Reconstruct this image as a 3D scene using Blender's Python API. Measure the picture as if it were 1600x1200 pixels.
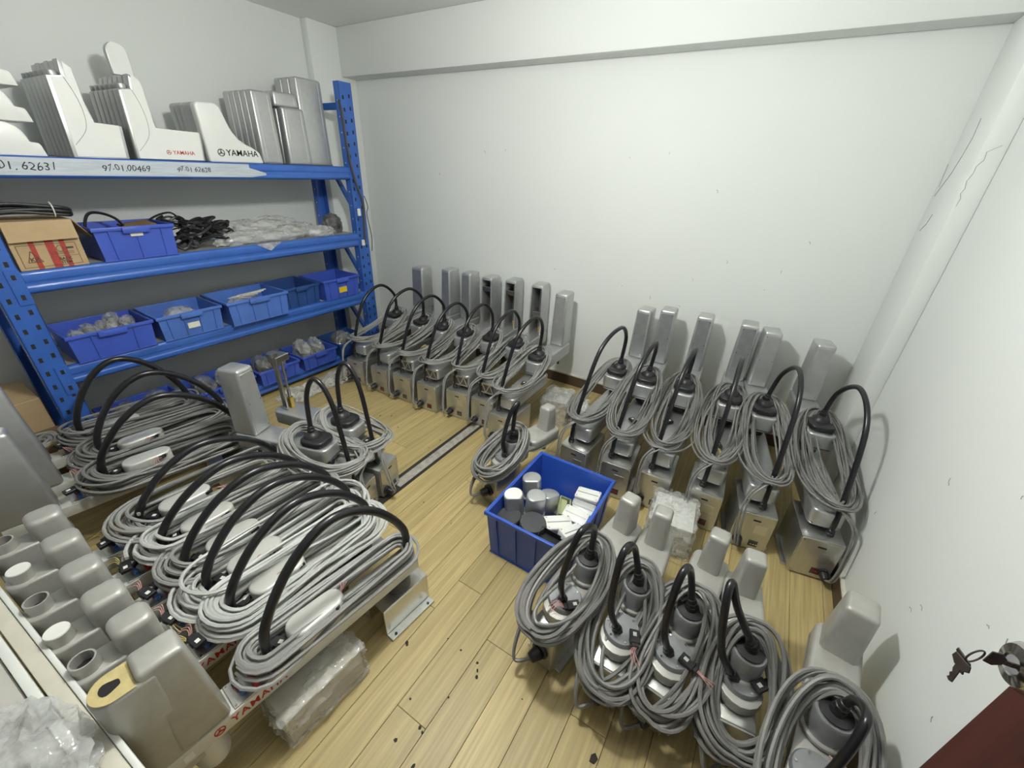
import bpy, bmesh, math, random
from mathutils import Vector, Matrix, noise
PI = math.pi
for o in list(bpy.data.objects):
    bpy.data.objects.remove(o)
scene = bpy.context.scene
COL = scene.collection

# ---------------------------------------------------------------- camera
R = ((0.84756688, 0.52917738, 0.04002116),      # camera right in world axes
     (0.27580241, -0.37480256, -0.88513054),    # camera down
     (-0.45339102, 0.76124526, -0.46361863))    # view direction
cd = bpy.data.cameras.new('camera')
cam = bpy.data.objects.new('camera', cd)
COL.objects.link(cam)
m = Matrix(((R[0][0], -R[1][0], -R[2][0]), (R[0][1], -R[1][1], -R[2][1]), (R[0][2], -R[1][2], -R[2][2])))
cam.matrix_world = Matrix.Translation((0, 0, 1.6)) @ m.to_4x4()
cd.sensor_width = 36
cd.lens = 36 * 641.31 / 1600
cd.clip_start = 0.02
scene.camera = cam

# ---------------------------------------------------------------- world, lamp, exposure
w = bpy.data.worlds.new('world')
scene.world = w
w.use_nodes = True
w.node_tree.nodes['Background'].inputs[0].default_value = (0.80, 0.90, 1.0, 1)
w.node_tree.nodes['Background'].inputs[1].default_value = 0.05
LAMP = 335.0        # glow of the ceiling globe
vs = scene.view_settings
vs.view_transform = 'Standard'; vs.look = 'None'; vs.gamma = 1.0
vs.exposure = 0.20
vs.use_curve_mapping = False

# ---------------------------------------------------------------- materials
MATS = {}
def nmat(name, col, rough=0.5, metal=0.0, alpha=1.0, var=0.0, scale=20.0, bump=0.0, bscale=None, rnd=0.0, stretch=None, coat=0.0, spec=0.5):
    """principled with noise colour variation, bump and per-object variation"""
    mt = bpy.data.materials.new(name); mt.use_nodes = True
    nt = mt.node_tree; N = nt.nodes; L = nt.links
    p = N['Principled BSDF']
    p.inputs['Roughness'].default_value = rough
    p.inputs['Metallic'].default_value = metal
    p.inputs['Alpha'].default_value = alpha
    p.inputs['Coat Weight'].default_value = coat
    p.inputs['Specular IOR Level'].default_value = spec
    tc = N.new('ShaderNodeTexCoord')
    mp = N.new('ShaderNodeMapping'); L.new(tc.outputs['Object'], mp.inputs[0])
    if stretch: mp.inputs['Scale'].default_value = stretch
    nz = N.new('ShaderNodeTexNoise'); nz.inputs['Scale'].default_value = scale; nz.inputs['Detail'].default_value = 5
    L.new(mp.outputs[0], nz.inputs['Vector'])
    mr = N.new('ShaderNodeMapRange')
    mr.inputs['From Min'].default_value = 0.3; mr.inputs['From Max'].default_value = 0.7
    mr.inputs['To Min'].default_value = 1 - var; mr.inputs['To Max'].default_value = 1 + var
    L.new(nz.outputs['Fac'], mr.inputs['Value'])
    hsv = N.new('ShaderNodeHueSaturation'); hsv.inputs['Color'].default_value = (*col, 1)
    if rnd:
        oi = N.new('ShaderNodeObjectInfo')
        m2 = N.new('ShaderNodeMapRange'); m2.inputs['To Min'].default_value = 1 - rnd; m2.inputs['To Max'].default_value = 1 + rnd
        L.new(oi.outputs['Random'], m2.inputs['Value'])
        mu = N.new('ShaderNodeMath'); mu.operation = 'MULTIPLY'
        L.new(mr.outputs[0], mu.inputs[0]); L.new(m2.outputs[0], mu.inputs[1]); L.new(mu.outputs[0], hsv.inputs['Value'])
    else:
        L.new(mr.outputs[0], hsv.inputs['Value'])
    L.new(hsv.outputs[0], p.inputs['Base Color'])
    if bump:
        nb = N.new('ShaderNodeTexNoise'); nb.inputs['Scale'].default_value = bscale or scale * 4; nb.inputs['Detail'].default_value = 3
        L.new(mp.outputs[0], nb.inputs['Vector'])
        bp = N.new('ShaderNodeBump'); bp.inputs['Strength'].default_value = bump; bp.inputs['Distance'].default_value = 0.004
        L.new(nb.outputs['Fac'], bp.inputs['Height']); L.new(bp.outputs[0], p.inputs['Normal'])
    MATS[name] = mt
    return mt

nmat('silver', (0.52, 0.53, 0.53), 0.38, 0.70, var=0.05, scale=30, bump=0.03, bscale=900, rnd=0.05)
nmat('silver_dark', (0.33, 0.34, 0.35), 0.42, 0.6, var=0.08, scale=25)
nmat('silver_warm', (0.43, 0.425, 0.395), 0.45, 0.35, var=0.06, scale=25, bump=0.03, bscale=900)
nmat('alu', (0.66, 0.66, 0.64), 0.30, 0.95, var=0.06, scale=12, stretch=(1, 14, 14), rnd=0.05)
nmat('alu_panel', (0.55, 0.545, 0.51), 0.30, 0.80, var=0.05, scale=10, stretch=(14, 1, 1))
nmat('steel', (0.55, 0.55, 0.54), 0.22, 1.0, var=0.1, scale=40)
nmat('chrome', (0.62, 0.60, 0.57), 0.14, 1.0, var=0.04, scale=20)
nmat('brass', (0.52, 0.36, 0.09), 0.35, 0.9, var=0.1, scale=40)
nmat('white_paint', (0.74, 0.75, 0.72), 0.35, 0.0, var=0.02, scale=9, coat=0.2)
nmat('white_plastic', (0.80, 0.80, 0.76), 0.4, var=0.03, scale=15)
nmat('cream_paint', (0.60, 0.57, 0.48), 0.5, var=0.05, scale=18)
nmat('arm_white', (0.66, 0.66, 0.62), 0.32, 0.25, var=0.03, scale=12)
nmat('hose_black', (0.012, 0.012, 0.014), 0.28, var=0.2, scale=40)
nmat('black_plastic', (0.018, 0.018, 0.020), 0.42, var=0.2, scale=40)
nmat('dark_grey', (0.055, 0.057, 0.062), 0.45, var=0.1, scale=30)
nmat('void', (0.01, 0.01, 0.011), 0.8, var=0.1)
nmat('cable_grey', (0.19, 0.188, 0.18), 0.48, var=0.10, scale=14, rnd=0.08)
nmat('cable_mid', (0.28, 0.28, 0.268), 0.46, var=0.10, scale=14, rnd=0.08)
nmat('cable_light', (0.47, 0.48, 0.46), 0.44, var=0.08, scale=14, rnd=0.06)
nmat('cable_black', (0.02, 0.02, 0.022), 0.42, var=0.15, scale=20)
nmat('rack_blue', (0.036, 0.125, 0.47), 0.38, 0.0, var=0.08, scale=7, rnd=0.03, coat=0.2)
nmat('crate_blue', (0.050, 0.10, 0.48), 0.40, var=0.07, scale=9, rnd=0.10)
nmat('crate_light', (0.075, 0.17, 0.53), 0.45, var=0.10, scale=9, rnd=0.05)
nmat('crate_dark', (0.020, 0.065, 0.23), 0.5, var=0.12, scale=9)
nmat('tote_blue', (0.026, 0.088, 0.46), 0.36, var=0.05, scale=8, coat=0.15)
nmat('shelf_board', (0.34, 0.33, 0.30), 0.6, var=0.12, scale=12)
nmat('cardboard', (0.46, 0.33, 0.18), 0.75, var=0.08, scale=9, bump=0.05, bscale=200)
nmat('cardboard_dark', (0.22, 0.145, 0.08), 0.8, var=0.2, scale=8)
nmat('red_print', (0.40, 0.045, 0.035), 0.6, var=0.15, scale=60)
nmat('red_logo', (0.46, 0.012, 0.012), 0.5)
nmat('ink', (0.012, 0.012, 0.014), 0.6)
nmat('brown_ink', (0.09, 0.055, 0.03), 0.7)
nmat('film_strip', (0.48, 0.53, 0.58), 0.22, var=0.10, scale=10, stretch=(1, 1, 12), coat=0.3)
nmat('yellow_label', (0.75, 0.56, 0.02), 0.5)
nmat('paper_label', (0.75, 0.74, 0.64), 0.6, var=0.08, scale=60)
nmat('tape_yellow', (0.52, 0.43, 0.20), 0.6, var=0.12, scale=45, bump=0.2, bscale=70)
nmat('green_plastic', (0.42, 0.47, 0.27), 0.45, var=0.04)
nmat('red_plastic', (0.42, 0.02, 0.02), 0.35)
nmat('blue_fitting', (0.05, 0.14, 0.40), 0.3)
nmat('red_fitting', (0.22, 0.01, 0.015), 0.3)
nmat('wire_pink', (0.55, 0.28, 0.26), 0.5)
nmat('wire_yellow', (0.55, 0.45, 0.16), 0.5)
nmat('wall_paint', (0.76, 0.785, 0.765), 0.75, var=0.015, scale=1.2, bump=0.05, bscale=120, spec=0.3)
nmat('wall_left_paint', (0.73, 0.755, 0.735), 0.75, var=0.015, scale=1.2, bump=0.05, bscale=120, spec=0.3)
nmat('ceiling_paint', (0.84, 0.86, 0.83), 0.8, var=0.012, scale=1.5, bump=0.05, bscale=150, spec=0.3)
nmat('crack', (0.10, 0.10, 0.09), 0.9, var=0.2)
nmat('scuff', (0.36, 0.36, 0.34), 0.9, var=0.2)
nmat('baseboard_brown', (0.075, 0.050, 0.032), 0.5, var=0.2, scale=10)
nmat('baseboard_cap', (0.60, 0.58, 0.50), 0.7, var=0.1, scale=10)
nmat('table_top', (0.50, 0.49, 0.45), 0.5, var=0.04, scale=8)
nmat('debris', (0.025, 0.02, 0.016), 0.8, var=0.3, scale=80)
nmat('floor_gap', (0.10, 0.075, 0.04), 0.8)
nmat('groove_dark', (0.02, 0.018, 0.014), 0.8)
nmat('groove_strip', (0.34, 0.32, 0.28), 0.6, var=0.25, scale=30)
nmat('key_metal', (0.07, 0.055, 0.05), 0.55, 0.4, var=0.2, scale=60)
nmat('lamp_body', (0.8, 0.8, 0.8), 0.5)
nmat('bag_dark', (0.10, 0.10, 0.10), 0.3, var=0.6, scale=22)

def film(name, col, alpha, rough, bscale, bump):
    mt = nmat(name, col, rough, 0.0, 1.0, var=0.12, scale=18, bump=bump, bscale=bscale, coat=1.0)
    nt = mt.node_tree; N = nt.nodes; L = nt.links
    p = N['Principled BSDF']
    p.inputs['Coat Roughness'].default_value = 0.04
    [n_ for n_ in N if n_.bl_idname == 'ShaderNodeBump'][0].inputs['Distance'].default_value = 0.014
    tc = N.new('ShaderNodeTexCoord'); nz = N.new('ShaderNodeTexNoise'); nz.inputs['Scale'].default_value = bscale; nz.inputs['Detail'].default_value = 4
    L.new(tc.outputs['Object'], nz.inputs['Vector'])
    mr = N.new('ShaderNodeMapRange'); mr.inputs['From Min'].default_value = 0.3; mr.inputs['From Max'].default_value = 0.7
    mr.inputs['To Min'].default_value = max(0, alpha - 0.12); mr.inputs['To Max'].default_value = min(1, alpha + 0.12)
    L.new(nz.outputs['Fac'], mr.inputs['Value']); L.new(mr.outputs[0], p.inputs['Alpha'])
film('plastic_film', (0.70, 0.70, 0.67), 0.36, 0.10, 18, 1.0)
film('plastic_bag', (0.66, 0.67, 0.65), 0.45, 0.10, 26, 1.0)
film('smoky_bag', (0.34, 0.34, 0.32), 0.45, 0.10, 26, 1.0)

def wood_mat(name, c1, c2, rough, ring, stretch, rnd):
    mt = bpy.data.materials.new(name); mt.use_nodes = True
    nt = mt.node_tree; N = nt.nodes; L = nt.links; p = N['Principled BSDF']
    tc = N.new('ShaderNodeTexCoord'); oi = N.new('ShaderNodeObjectInfo')
    sc = N.new('ShaderNodeVectorMath'); sc.operation = 'SCALE'; sc.inputs[0].default_value = (7.3, 11.1, 5.2)
    L.new(oi.outputs['Random'], sc.inputs['Scale'])
    ad = N.new('ShaderNodeVectorMath'); ad.operation = 'ADD'
    L.new(tc.outputs['Object'], ad.inputs[0]); L.new(sc.outputs[0], ad.inputs[1])
    mp = N.new('ShaderNodeMapping'); mp.inputs['Scale'].default_value = stretch; L.new(ad.outputs[0], mp.inputs[0])
    n1 = N.new('ShaderNodeTexNoise'); n1.inputs['Scale'].default_value = 1.0; n1.inputs['Detail'].default_value = 2; n1.inputs['Distortion'].default_value = 0.4
    L.new(mp.outputs[0], n1.inputs['Vector'])
    mu = N.new('ShaderNodeMath'); mu.operation = 'MULTIPLY'; mu.inputs[1].default_value = ring; L.new(n1.outputs['Fac'], mu.inputs[0])
    fr = N.new('ShaderNodeMath'); fr.operation = 'PINGPONG'; fr.inputs[1].default_value = 1.0; L.new(mu.outputs[0], fr.inputs[0])
    mp2 = N.new('ShaderNodeMapping'); mp2.inputs['Scale'].default_value = (stretch[0] * 14, stretch[1] * 3, stretch[2]); L.new(ad.outputs[0], mp2.inputs[0])
    n2 = N.new('ShaderNodeTexNoise'); n2.inputs['Scale'].default_value = 1.0; n2.inputs['Detail'].default_value = 6; L.new(mp2.outputs[0], n2.inputs['Vector'])
    mx = N.new('ShaderNodeMath'); mx.operation = 'MULTIPLY_ADD'; mx.inputs[1].default_value = 0.05; L.new(fr.outputs[0], mx.inputs[0])
    m3 = N.new('ShaderNodeMapRange'); m3.inputs['From Min'].default_value = 0.3; m3.inputs['From Max'].default_value = 0.72; m3.inputs['To Max'].default_value = 0.65
    L.new(n2.outputs['Fac'], m3.inputs['Value']); L.new(m3.outputs[0], mx.inputs[2])
    rp = N.new('ShaderNodeValToRGB'); rp.color_ramp.elements[0].color = (*c1, 1); rp.color_ramp.elements[1].color = (*c2, 1)
    L.new(mx.outputs[0], rp.inputs[0])
    hs = N.new('ShaderNodeHueSaturation'); L.new(rp.outputs[0], hs.inputs['Color'])
    mr = N.new('ShaderNodeMapRange'); mr.inputs['To Min'].default_value = 1 - rnd; mr.inputs['To Max'].default_value = 1 + rnd
    L.new(oi.outputs['Random'], mr.inputs['Value']); L.new(mr.outputs[0], hs.inputs['Value'])
    L.new(hs.outputs[0], p.inputs['Base Color'])
    p.inputs['Roughness'].default_value = rough
    MATS[name] = mt
wood_mat('oak_plank', (0.50, 0.395, 0.18), (0.24, 0.178, 0.070), 0.48, 11.0, (7.0, 0.9, 1.0), 0.13)
wood_mat('door_wood', (0.085, 0.022, 0.016), (0.032, 0.008, 0.006), 0.55, 5.0, (14.0, 14.0, 0.8), 0.0)

# ---------------------------------------------------------------- mesh helpers
class B:
    """bmesh collector: each call adds one shape; out() links them as one mesh object"""
    def __init__(s):
        s.bm = bmesh.new()
    def _bev(s, faces, off, seg, ang=0.45):
        if off <= 0: return
        es = set()
        for f in faces: f.normal_update()
        for f in faces:
            for e in f.edges:
                if e.is_valid and len(e.link_faces) == 2 and e.calc_face_angle(0) > ang: es.add(e)
        if es: bmesh.ops.bevel(s.bm, geom=list(es), offset=off, segments=seg, profile=0.5, affect='EDGES', clamp_overlap=True)
    def hexa(s, v8, bev=0, seg=2):
        vs = [s.bm.verts.new(v) for v in v8]
        fs = [s.bm.faces.new([vs[i] for i in q]) for q in ((3, 2, 1, 0), (4, 5, 6, 7), (0, 1, 5, 4), (1, 2, 6, 5), (2, 3, 7, 6), (3, 0, 4, 7))]
        s._bev(fs, bev, seg)
        return s
    def box(s, x0, x1, y0, y1, z0, z1, bev=0, seg=2, tx=1.0, ty=1.0, ox=0.0, oy=0.0):
        """box; tx, ty scale the top face, ox, oy shift it"""
        cx, cy = (x0 + x1) / 2, (y0 + y1) / 2; hx, hy = (x1 - x0) / 2, (y1 - y0) / 2
        v = [(x0, y0, z0), (x1, y0, z0), (x1, y1, z0), (x0, y1, z0)]
        t = [(cx + ox + sx * hx * tx, cy + oy + sy * hy * ty, z1) for sx, sy in ((-1, -1), (1, -1), (1, 1), (-1, 1))]
        return s.hexa(v + t, bev, seg)
    def prism(s, pts, ax, a, b, bev=0, seg=2, ang=0.45):
        """polygon extruded along an axis; pts are the two other axes in order (x:(y,z), y:(x,z), z:(x,y))"""
        def mk(p, d): return {'x': (d, p[0], p[1]), 'y': (p[0], d, p[1]), 'z': (p[0], p[1], d)}[ax]
        lo_ = [s.bm.verts.new(mk(p, a)) for p in pts]; hi = [s.bm.verts.new(mk(p, b)) for p in pts]
        fs = [s.bm.faces.new(lo_[::-1]), s.bm.faces.new(hi)]
        n = len(pts)
        for i in range(n): fs.append(s.bm.faces.new((lo_[i], lo_[(i + 1) % n], hi[(i + 1) % n], hi[i])))
        bmesh.ops.recalc_face_normals(s.bm, faces=fs)
        s._bev(fs, bev, seg, ang)
        return s
    def cyl(s, p, q, r, r2=None, n=20, bev=0, seg=2):
        p, q = Vector(p), Vector(q); r2 = r if r2 is None else r2
        d = (q - p).normalized(); u = d.orthogonal().normalized(); v = d.cross(u)
        a = [s.bm.verts.new(p + (u * math.cos(t) + v * math.sin(t)) * r) for t in [2 * PI * i / n for i in range(n)]]
        b = [s.bm.verts.new(q + (u * math.cos(t) + v * math.sin(t)) * r2) for t in [2 * PI * i / n for i in range(n)]]
        fs = [s.bm.faces.new(a[::-1]), s.bm.faces.new(b)]
        for i in range(n): fs.append(s.bm.faces.new((a[i], a[(i + 1) % n], b[(i + 1) % n], b[i])))
        s._bev(fs, bev, seg, 0.8)
        return s
    def lathe(s, c, prof, n=20):
        """prof: (r, z) list, around vertical axis at c"""
        rings = []
        for r, z in prof:
            if r < 1e-5: rings.append([s.bm.verts.new((c[0], c[1], c[2] + z))])
            else: rings.append([s.bm.verts.new((c[0] + r * math.cos(2 * PI * i / n), c[1] + r * math.sin(2 * PI * i / n), c[2] + z)) for i in range(n)])
        for a, b in zip(rings, rings[1:]):
            for i in range(n):
                j = (i + 1) % n
                if len(a) == 1 and len(b) == 1: continue
                if len(a) == 1: s.bm.faces.new((a[0], b[j], b[i]))
                elif len(b) == 1: s.bm.faces.new((a[i], a[j], b[0]))
                else: s.bm.faces.new((a[i], a[j], b[j], b[i]))
        return s
    def tube(s, pts, r, n=8, closed=False):
        pts = [Vector(p) for p in pts]; m_ = len(pts)
        rings = []; u = None
        for i, p in enumerate(pts):
            if closed: d = pts[(i + 1) % m_] - pts[i - 1]
            else: d = pts[min(i + 1, m_ - 1)] - pts[max(i - 1, 0)]
            if d.length < 1e-9: d = Vector((0, 0, 1))
            d.normalize()
            if u is None: u = d.orthogonal().normalized()
            else:
                u = u - d * u.dot(d)
                u = u.normalized() if u.length > 1e-6 else d.orthogonal().normalized()
            v = d.cross(u)
            rr = r[i] if isinstance(r, (list, tuple)) else r
            rings.append([s.bm.verts.new(p + (u * math.cos(2 * PI * k / n) + v * math.sin(2 * PI * k / n)) * rr) for k in range(n)])
        for i in range(m_ if closed else m_ - 1):
            a, b = rings[i], rings[(i + 1) % m_]
            for k in range(n): s.bm.faces.new((a[k], a[(k + 1) % n], b[(k + 1) % n], b[k]))
        if not closed:
            s.bm.faces.new(rings[0][::-1]); s.bm.faces.new(rings[-1])
        return s
    def blob(s, c, size, seed, amp=0.25, freq=3.0, sub=4, crease=True, flat=True):
        r = bmesh.ops.create_icosphere(s.bm, subdivisions=sub, radius=1.0)
        off = Vector((seed * 7.13, seed * 3.7, seed * 1.9))
        for v in r['verts']:
            p = v.co.copy(); q = p * freq + off
            n_ = noise.noise(q) + 0.5 * noise.noise(q * 2.3)
            if crease: n_ = 0.5 - 1.7 * abs(noise.noise(q)) - 0.5 * abs(noise.noise(q * 2.7))
            k = 1 + amp * n_
            z = max(p.z * k, -0.55) if flat else p.z * k
            v.co = Vector((c[0] + p.x * k * size[0], c[1] + p.y * k * size[1], c[2] + (z + (0.55 if flat else 0)) * size[2]))
        return s
    def out(s, name, mat, parent=None, sharp=35, label=None):
        me = bpy.data.meshes.new(name)
        s.bm.to_mesh(me); s.bm.free()
        return link(name, me, mat, parent, sharp, label)

JOINED = {'screw', 'slot', 'hole', 'bolt', 'hole_plug', 'wire', 'air_fittings', 'edge_rib'}
def link(name, me, mat, parent=None, sharp=35, label=None):
    me.materials.append(MATS[mat])
    if sharp is not None and len(me.polygons):
        me.polygons.foreach_set('use_smooth', [True] * len(me.polygons))
        me.set_sharp_from_angle(angle=math.radians(sharp))
    o = bpy.data.objects.new(name, me); COL.objects.link(o)
    o.parent = parent
    if name in JOINED: o['kind'] = 'stuff'
    if label: o['label'] = label
    return o

def tag(o, label, cat, group=None, kind=None):
    o['label'] = label; o['category'] = cat
    if group: o['group'] = group
    if kind: o['kind'] = kind
    return o

def thing(name, label, cat, loc=(0, 0, 0), rz=0.0, group=None):
    o = bpy.data.objects.new(name, None); COL.objects.link(o)
    o.empty_display_size = 0.05
    o.location = loc; o.rotation_euler = (0, 0, rz)
    return tag(o, label, cat, group)

def struct(o):
    o['kind'] = 'structure'
    return o

def copy_tree(o, parent=None):
    c = o.copy(); COL.objects.link(c); c.parent = parent
    for ch in list(o.children): copy_tree(ch, c)
    return c

def spline(pts, per=8, closed=False):
    """Catmull-Rom through the points"""
    P = [Vector(p) for p in pts]; out = []; n = len(P)
    for i in range(n if closed else n - 1):
        if closed: a, b, c, d = P[i - 1], P[i], P[(i + 1) % n], P[(i + 2) % n]
        else: a, b, c, d = P[max(i - 1, 0)], P[i], P[i + 1], P[min(i + 2, n - 1)]
        for k in range(per):
            t = k / per
            out.append(0.5 * ((2 * b) + (c - a) * t + (2 * a - 5 * b + 4 * c - d) * t * t + (3 * b - a - 3 * c + d) * t ** 3))
    if not closed: out.append(P[-1])
    return out

def stadium(y0, y1, w0, w1, n=8):
    """plan outline with rounded ends: half-width w0 at y0 end, w1 at y1 end"""
    pts = []
    for i in range(n + 1):
        t = PI * i / n
        pts.append((w1 * math.cos(t), y1 - w1 + w1 * math.sin(t)))
    for i in range(n + 1):
        t = PI + PI * i / n
        pts.append((w0 * math.cos(t), y0 + w0 + w0 * math.sin(t)))
    return pts

def tongue(y0, y1, w, n=12):
    """straight start at y0, round end at y1"""
    return [(-w, y0), (w, y0)] + [(w * math.cos(PI * i / n), y1 - w + w * math.sin(PI * i / n)) for i in range(n + 1)]

def rrect(x0, x1, y0, y1, r, n=4):
    pts = []
    for cx, cy, a in ((x1 - r, y1 - r, 0), (x0 + r, y1 - r, PI / 2), (x0 + r, y0 + r, PI), (x1 - r, y0 + r, 1.5 * PI)):
        for i in range(n + 1):
            t = a + PI / 2 * i / n
            pts.append((cx + r * math.cos(t), cy + r * math.sin(t)))
    return pts

def text_mesh(body, size, bold=0.0, shear=0.0, jitter=None, space=1.0):
    cu = bpy.data.curves.new('text', 'FONT'); cu.body = body; cu.size = size; cu.extrude = 0.0004; cu.offset = bold
    cu.align_x = 'CENTER'; cu.align_y = 'CENTER'; cu.shear = shear; cu.space_character = space; cu.resolution_u = 3
    o = bpy.data.objects.new('text', cu); COL.objects.link(o)
    me = bpy.data.meshes.new_from_object(o)
    bpy.data.objects.remove(o); bpy.data.curves.remove(cu)
    if jitter:
        for v in me.vertices:
            v.co.y += jitter * noise.noise(Vector((v.co.x * 30, 3.1, 0)))
            v.co.x += jitter * 0.6 * noise.noise(Vector((v.co.y * 60 + v.co.x * 20, 7.7, 1)))
    return me

def text(name, body, size, mat, parent, origin, right, up, **k):
    """flat lettering laid on a surface; right/up are the reading directions"""
    me = text_mesh(body, size, **k)
    r = Vector(right).normalized(); u = Vector(up).normalized(); n_ = r.cross(u)
    M = Matrix((r, u, n_)).transposed().to_4x4(); M.translation = Vector(origin)
    me.transform(M)
    return link(name, me, mat, parent, None)

def logo(name, size, mat, parent, origin, right, up):
    """ring with three crossed forks"""
    b = B(); r = Vector(right).normalized(); u = Vector(up).normalized(); n_ = r.cross(u); o = Vector(origin)
    for k in range(24):
        a0, a1 = 2 * PI * k / 24, 2 * PI * (k + 1) / 24
        q = [o + r * (math.cos(a) * s_) * size + u * (math.sin(a) * s_) * size for a, s_ in ((a0, 0.5), (a1, 0.5), (a1, 0.40), (a0, 0.40))]
        b.hexa([p for p in q] + [p + n_ * 0.0008 for p in q])
    for k in range(3):
        a = PI / 2 + k * 2 * PI / 3
        d = r * math.cos(a) + u * math.sin(a); e = n_.cross(d)
        for s_ in (-0.055, 0.055):
            q = [o + d * 0.10 * size + e * (s_ - 0.03) * size, o + d * 0.44 * size + e * (s_ - 0.03) * size, o + d * 0.44 * size + e * (s_ + 0.03) * size, o + d * 0.10 * size + e * (s_ + 0.03) * size]
            b.hexa(q + [p + n_ * 0.0008 for p in q])
        q = [o - d * 0.02 * size - e * 0.045 * size, o + d * 0.14 * size - e * 0.085 * size, o + d * 0.14 * size + e * 0.085 * size, o - d * 0.02 * size + e * 0.045 * size]
        b.hexa(q + [p + n_ * 0.0008 for p in q])
    return b.out(name, mat, parent, None)

# ---------------------------------------------------------------- the room
XL, XR, YB, YN, ZC = -3.485, 0.645, 2.918, -2.60, 2.533
struct(tag(B().box(XL - .1, XR + .1, YN - .1, YB + .1, -0.06, -0.010).box(XL, XR, YN, -0.95, -0.010, -0.002).out('floor', 'floor_gap'), 'light oak laminate plank floor of the storage room', 'floor'))
FLOOR = bpy.data.objects['floor']
PW, PL = 0.1245, 1.22
prnd = random.Random(4)
pmesh = {}
seams = {-1: 0.92, 0: 0.44, 1: 0.78, 4: 0.733, 2: 1.35, 3: 0.30, 5: 1.55}
k0 = int((XL + 0.65) / PW) - 1
for k in range(k0, 12):
    x0 = -0.65 + k * PW + 0.0006; x1 = -0.65 + (k + 1) * PW - 0.0006
    if x1 > XR: x1 = XR
    if x0 < XL: x0 = XL
    if x1 - x0 < 0.01: continue
    s0 = seams.get(k, prnd.random() * PL) - 3 * PL
    y = s0
    while y < YB:
        a, b_ = max(y, YN) + 0.0006, min(y + PL, YB) - 0.0006
        if b_ - a > 0.02 and not (b_ < 0.05 and (x1 < 0 or b_ < -0.7)):
            cx, cy = (x0 + x1) / 2, (a + b_) / 2
            key = (round(x1 - x0, 3), round(b_ - a, 3))
            if key not in pmesh:
                hx, hy = (x1 - x0) / 2, (b_ - a) / 2
                o = B().box(-hx, hx, -hy, hy, -0.010, 0.0, 0.0011, 1).out('plank', 'oak_plank', FLOOR)
                pmesh[key] = o.data
            else:
                o = bpy.data.objects.new('plank', pmesh[key]); COL.objects.link(o); o.parent = FLOOR
            o.location = (cx, cy, 0)
        y += PL
# metal floor strip in its dark groove
gs = thing('threshold_strip', 'dusty grey metal strip in a dark groove across the wood floor', 'floor strip', (-1.44, 0.9, 0.0))
B().prism([(-0.050, 0.0), (0.050, 0.0), (0.050, 1.095), (-0.050, 1.095)], 'z', 0.0002, 0.0012).out('groove', 'groove_dark', gs)
B().box(-0.026, 0.030, 0.30, 1.09, 0.0013, 0.0030, 0.0006, 1).out('strip', 'groove_strip', gs)

def wall(name, b, mat='wall_paint', label=None):
    o = struct(b.out(name, mat, None, 30)); o['label'] = label; o['category'] = name.split('_')[0]
    return o
wall('wall_back', B().box(XL - .1, XR + .1, YB, YB + 0.1, 0, ZC + 0.05), label='white painted back wall behind the robot arms')
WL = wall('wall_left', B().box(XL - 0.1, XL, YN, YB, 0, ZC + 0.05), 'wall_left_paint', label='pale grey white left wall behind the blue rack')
WR = wall('wall_right', B().box(XR, XR + 0.1, YN, YB, 0, ZC + 0.05), label='white painted right wall with small scuffs')
wall('wall_near', B().box(XL - .1, -1.9, YN - 0.1, YN, 0, ZC + 0.05).box(-1.9, XR + .1, YN - 0.1, YN, 2.05, ZC + 0.05), label='unseen white near wall, set far back and wide open to cut bounced light')  # out of view; distance and opening chosen so little light bounces forward
wall('trim_4', B().box(0.612, XR, -0.20, -0.105, 0, 2.10, 0.003, 1), label='door jamb beside the right wall')
wall('ceiling', B().box(XL - .1, XR + .1, YN - .1, YB + .1, ZC, ZC + 0.1), 'ceiling_paint', label='white painted ceiling')
wall('trim_1', B().box(XL, XR, 2.772, YB, 2.211, ZC, 0.006, 2), label='white concrete beam along the top of the back wall')
wall('trim_2', B().box(XL, -3.41, 2.513, YB, 0, ZC, 0.006, 2), label='white column in the back left corner')
TR3 = wall('trim_3', B().box(0.570, XR, 2.52, YB, 0, ZC, 0.006, 2), label='white column with cracked plaster in the back right corner')
def base(name, x0, x1, y0, y1, lab):
    o = struct(B().box(x0, x1, y0, y1, 0, 0.085, 0.002, 1).out(name, 'baseboard_brown')); o['label'] = lab; o['category'] = 'baseboard'
    B().box(x0, x1, y0, y1, 0.0852, 0.098, 0.003, 1).out('cap', 'baseboard_cap', o)
base('baseboard_back', -3.40, 0.565, YB - 0.016, YB, 'dark brown baseboard with pale cap along the back wall')
base('baseboard_right', XR - 0.016, XR, -0.6, 2.51, 'dark brown baseboard with pale cap along the right wall')
# plaster cracks on the corner column
def crack(parent, pts, wd, plane, val, mat='crack'):
    b = B()
    for (a, c) in zip(pts, pts[1:]):
        dx, dz = c[0] - a[0], c[1] - a[1]; l = math.hypot(dx, dz) or 1; nx, nz = -dz / l * wd, dx / l * wd
        q = [(a[0] - nx, a[1] - nz), (c[0] - nx * .7, c[1] - nz * .7), (c[0] + nx * .7, c[1] + nz * .7), (a[0] + nx, a[1] + nz)]
        if plane == 'x': b.hexa([(val, *p) for p in q] + [(val - 0.0008, *p) for p in q])
        else: b.hexa([(p[0], val, p[1]) for p in q] + [(p[0], val - 0.0008, p[1]) for p in q])
    return b.out('crack', mat, parent, None)
crack(TR3, [(2.72, 1.862), (2.708, 1.793), (2.735, 1.725), (2.77, 1.664), (2.82, 1.618), (2.875, 1.567)], 0.0022, 'x', 0.570)
crack(TR3, [(2.895, 1.70), (2.88, 1.638), (2.87, 1.604)], 0.0016, 'x', 0.570)
crack(TR3, [(2.760, 1.492), (2.787, 1.449), (2.846, 1.415)], 0.0020, 'x', 0.570)
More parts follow.
